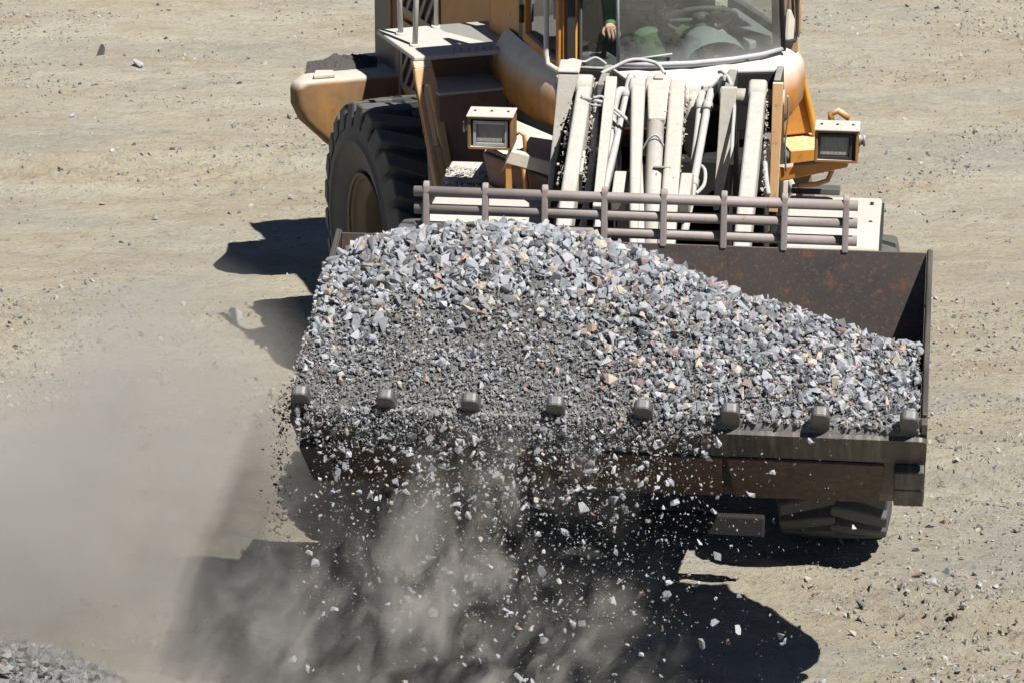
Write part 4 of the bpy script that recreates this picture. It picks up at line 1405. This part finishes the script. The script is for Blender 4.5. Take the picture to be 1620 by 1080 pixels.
# dark crumbs dropping from the corner of the bucket
n = 420
t = rng.random(n) ** 1.3
x = -1.36 - np.abs(rng.normal(0, .035, n)) - .10 * t * rng.random(n)
yy = -2.7 - rng.uniform(0, .25, n)
zz = 1.66 - .75 * t
g = link('falling_grit', scatter_mesh('corner_grit', np.stack([x, yy, zz], 1), np.clip(rng.lognormal(math.log(.009), .5, n), .004, .026), M['soil'], TNA), None, F)
tag(g, 'dark crumbs dropping off the bucket corner', 'gravel', None, 'stuff')

# ---- gravel pile at the lower corner
def pile_z(x, y):
    d = np.hypot((x + 3.15) / 1.6, (y - 14.55) / 1.42)
    return .72 * np.clip(1 - d, 0, 1) + .03 * vnoise(x * 5, y * 5, 31) * (d < 1)


px_ = np.arange(-4.9, -1.5, .06)
py_ = np.arange(13.1, 16.1, .06)
rows = [[(float(a), float(c_), float(pile_z(np.array(a), np.array(c_)) - .03)) for a in px_] for c_ in py_]
pl = link('gravel_pile', MB().grid(rows).mesh('gravel_pile', M['fines']))
tag(pl, 'pile of grey crushed stone at the edge of the dust', 'gravel', None, 'stuff')
n = 5200
x, y = rng.uniform(-4.2, -1.55, n), rng.uniform(14.2, 16.0, n)
z = pile_z(x, y)
ok = z > .02
g = link('gravel_pile', scatter_mesh('pile_stones', np.stack([x, y, z], 1)[ok], np.clip(rng.lognormal(math.log(.042), .32, n), .015, .075)[ok], M['pile']))
tag(g, 'small stones covering the gravel pile beside the dust', 'gravel', None, 'stuff')
n = 0
while n < 55:
    a, c_ = random.uniform(-2.65, -1.80), random.uniform(15.10, 15.85)
    zz = float(pile_z(np.array(a), np.array(c_)))
    if zz < .04:
        continue
    one_stone('pile_stone', (a, c_, zz + .012), random.uniform(.055, .095), 'stone on the gravel pile beside the dust', 'stones on the gravel pile', tint=random.choice((2, 3, 3, 3)))
    n += 1

# ---- loose stones on the quarry floor
SPOTS = [(-3.40, 27.99, .15, 3, 'dark angular stone lying alone far behind on the pale dirt'), (-3.05, 27.6, .14, 0, 'pale rounded stone behind a dark one on the far dirt'),
         (-1.755, 20.93, .12, 0, 'pale stone on the dirt beside the tyre shadow'), (-2.1, 18.62, .11, 0, 'white flat stone veiled by thin dust on the dirt'),
         (2.11, 16.77, .065, 5, 'orange stone on the dirt in front of the right wheel'), (2.17, 16.66, .07, 0, 'pale stone just below the orange stone on the dirt'),
         (1.77, 16.36, .07, 3, 'flat dark stone on the dirt near the bucket shadow'), (1.62, 16.26, .06, 3, 'dark stone nearest the bucket shadow edge')]
for a, c_, s_, t_, lb in SPOTS:
    one_stone('ground_stone', (a, c_, float(ground_z(np.array(a), np.array(c_))) + s_ * .22), s_, '', '', tint=t_, label=lb, unique=True)
for k in range(85):
    v_ = random.random() ** 1.4
    c_ = 15.2 + v_ * 15
    hw = 2.5 + (c_ - 15.3) * .14
    a = random.uniform(-hw, hw)
    s_ = random.uniform(.03, .062)
    one_stone('ground_stone', (a, c_, float(ground_z(np.array(a), np.array(c_))) + s_ * .15), s_, 'stone lying loose on the quarry floor', 'stones on the quarry floor')
n = 90000
y = 14.6 + rng.random(n) ** 1.25 * 16
hw = 2.7 + (y - 15.3) * .14
x = rng.uniform(-1, 1, n) * hw
cl = vnoise(x * .7 + 40, y * 1.1, 41) + .6 * vnoise(x * 2.2, y * 3, 42) + .45 * (x > 1.5) * (y < 19.5)
ok = rng.random(n) < np.clip((cl - .02) * 2.2, .05, 1)
x, y = x[ok], y[ok]
sz = np.clip(rng.lognormal(math.log(.0140), .55, len(x)), .005, .05)
g = link('pebbles', scatter_mesh('pebbles', np.stack([x, y, ground_z(x, y) + sz * .10], 1), sz, M['pebble'], TNA))
tag(g, 'small pebbles scattered over the quarry floor', 'gravel', None, 'stuff')

# grit lying on the left fender and on the step plates
n = 900
x, y = rng.uniform(-1.12, -.54, n), rng.normal(.60, .12, n)
y = np.clip(y, .36, .84)
z = 1.72 + .035 * np.exp(-((y - .58) / .13) ** 2) * rng.random(n)
g = link('grit', scatter_mesh('fender_grit', np.stack([x, y, z], 1), np.clip(rng.lognormal(math.log(.016), .45, n), .006, .04), M['soil_pale'], TNA), None, F)
tag(g, 'pale grit lying on the left front fender', 'gravel', None, 'stuff')


# mud caked on the sides of the booms and pivots
n = 800
k = rng.integers(0, 5, n)
cx = np.array([-.290, .625, -.40, .115, .20, .45])[k]
t = rng.random(n) ** 1.5
x = cx + np.abs(rng.normal(0, .008, n)) + .03 * t * np.array([1, 1, .6, 0, .6, .3])[k]
y = .30 - .95 * t + rng.normal(0, .02, n)
z = 2.30 - .27 * (.30 - y) + rng.normal(-.02, .035, n)
g = link('mud', scatter_mesh('mud', np.stack([x, y, z], 1), np.clip(rng.lognormal(math.log(.010), .45, n), .004, .024), M['soil_pale'], TNA), None, F)
tag(g, 'crumbs of dried mud caked on the lift arms', 'mud', None, 'stuff')


# ------------------------------------------------------------------ dust in the air
def dust(name, box, label, build, aniso=.25, col=(.80, .77, .72)):
    x0, x1, y0, y1, z0, z1 = box
    me = MB().box(*box).mesh(name, bpy.data.materials.new(name))
    o = link(name, me)
    mt = me.materials[0]
    mt.use_nodes = True
    t = mt.node_tree
    t.nodes.clear()
    m = NT.__new__(NT)
    m.m, m.t = mt, t
    out = t.nodes.new('ShaderNodeOutputMaterial')
    vol = t.nodes.new('ShaderNodeVolumePrincipled')
    vol.inputs['Color'].default_value = (*col, 1)
    vol.inputs['Anisotropy'].default_value = aniso
    d = build(m)
    t.links.new(d, vol.inputs['Density'])
    t.links.new(vol.outputs[0], out.inputs['Volume'])
    tag(o, label, 'dust', None, 'stuff')
    return o


def blob(m, v, c, r, soft=1.0):
    """1 at the centre of an ellipsoid, 0 at its edge"""
    mp = m.n('ShaderNodeVectorMath', _operation='SUBTRACT')
    mp.inputs[1].default_value = c
    m.l(v, mp.inputs[0])
    dv = m.n('ShaderNodeVectorMath', _operation='DIVIDE')
    dv.inputs[1].default_value = r
    m.l(mp.outputs[0], dv.inputs[0])
    ln = m.n('ShaderNodeVectorMath', _operation='LENGTH')
    m.l(dv.outputs[0], ln.inputs[0])
    return m.math('SUBTRACT', 1.0, ln.outputs['Value'], clamp=True)


def cloud(m):
    v = m.coords()
    n1 = m.noise(v, 1.9, 8, .66, .9)
    k = m.math('MAXIMUM', blob(m, v, (-2.45, 16.3, .2), (1.45, 1.9, .9)), m.math('MULTIPLY', blob(m, v, (-1.75, 15.9, .5), (1.1, 1.2, 1.0)), .45))
    k = m.math('MAXIMUM', k, m.math('MULTIPLY', blob(m, v, (-1.55, 15.2, .15), (.85, 1.1, .65)), .9))
    k = m.math('MAXIMUM', k, m.math('MULTIPLY', blob(m, v, (-2.0, 17.6, .4), (1.1, 2.4, .9)), .5))
    w = m.ramp(n1, [(.41, .14), (.61, 1)])
    return m.math('MULTIPLY', m.math('MULTIPLY', k, w), 4.2)


dust('dust_cloud', (-4.0, -.45, 14.2, 20.1, -.35, 1.55), 'pale grey dust cloud drifting low beside the bucket', cloud, col=(.84, .805, .75))


def curtain(m):
    v = m.coords()
    sep = m.n('ShaderNodeSeparateXYZ')
    m.l(v, sep.inputs[0])
    z = sep.outputs['Z']
    drop = m.math('SUBTRACT', 1.65, z)
    # wind leans the streaks to one side as they fall
    cmb = m.n('ShaderNodeCombineXYZ')
    m.l(m.math('ADD', sep.outputs['X'], m.math('MULTIPLY', m.math('MULTIPLY', drop, drop), .20)), cmb.inputs[0])
    m.l(sep.outputs['Y'], cmb.inputs[1])
    m.l(m.math('MULTIPLY', z, .62), cmb.inputs[2])
    n1 = m.noise(cmb.outputs[0], 4.2, 9, .70, 1.1)
    n2 = m.noise(v, 1.9, 4, .6, .6)
    k = m.math('MAXIMUM', blob(m, v, (-.10, 14.42, .55), (.95, .42, 1.25)), m.math('MULTIPLY', blob(m, v, (-.85, 14.5, .35), (.95, .45, 1.05)), .5))
    w = m.math('MULTIPLY', m.ramp(n1, [(.49, 0), (.66, 1)]), m.ramp(n2, [(.44, .0), (.60, 1)]))
    return m.math('MULTIPLY', m.math('MULTIPLY', k, w), 24.0)


dust('dust_curtain', (-2.0, 1.0, 13.9, 15.1, -.3, 1.75), 'wispy dust streaming down from the bucket lip', curtain, col=(.82, .79, .735))
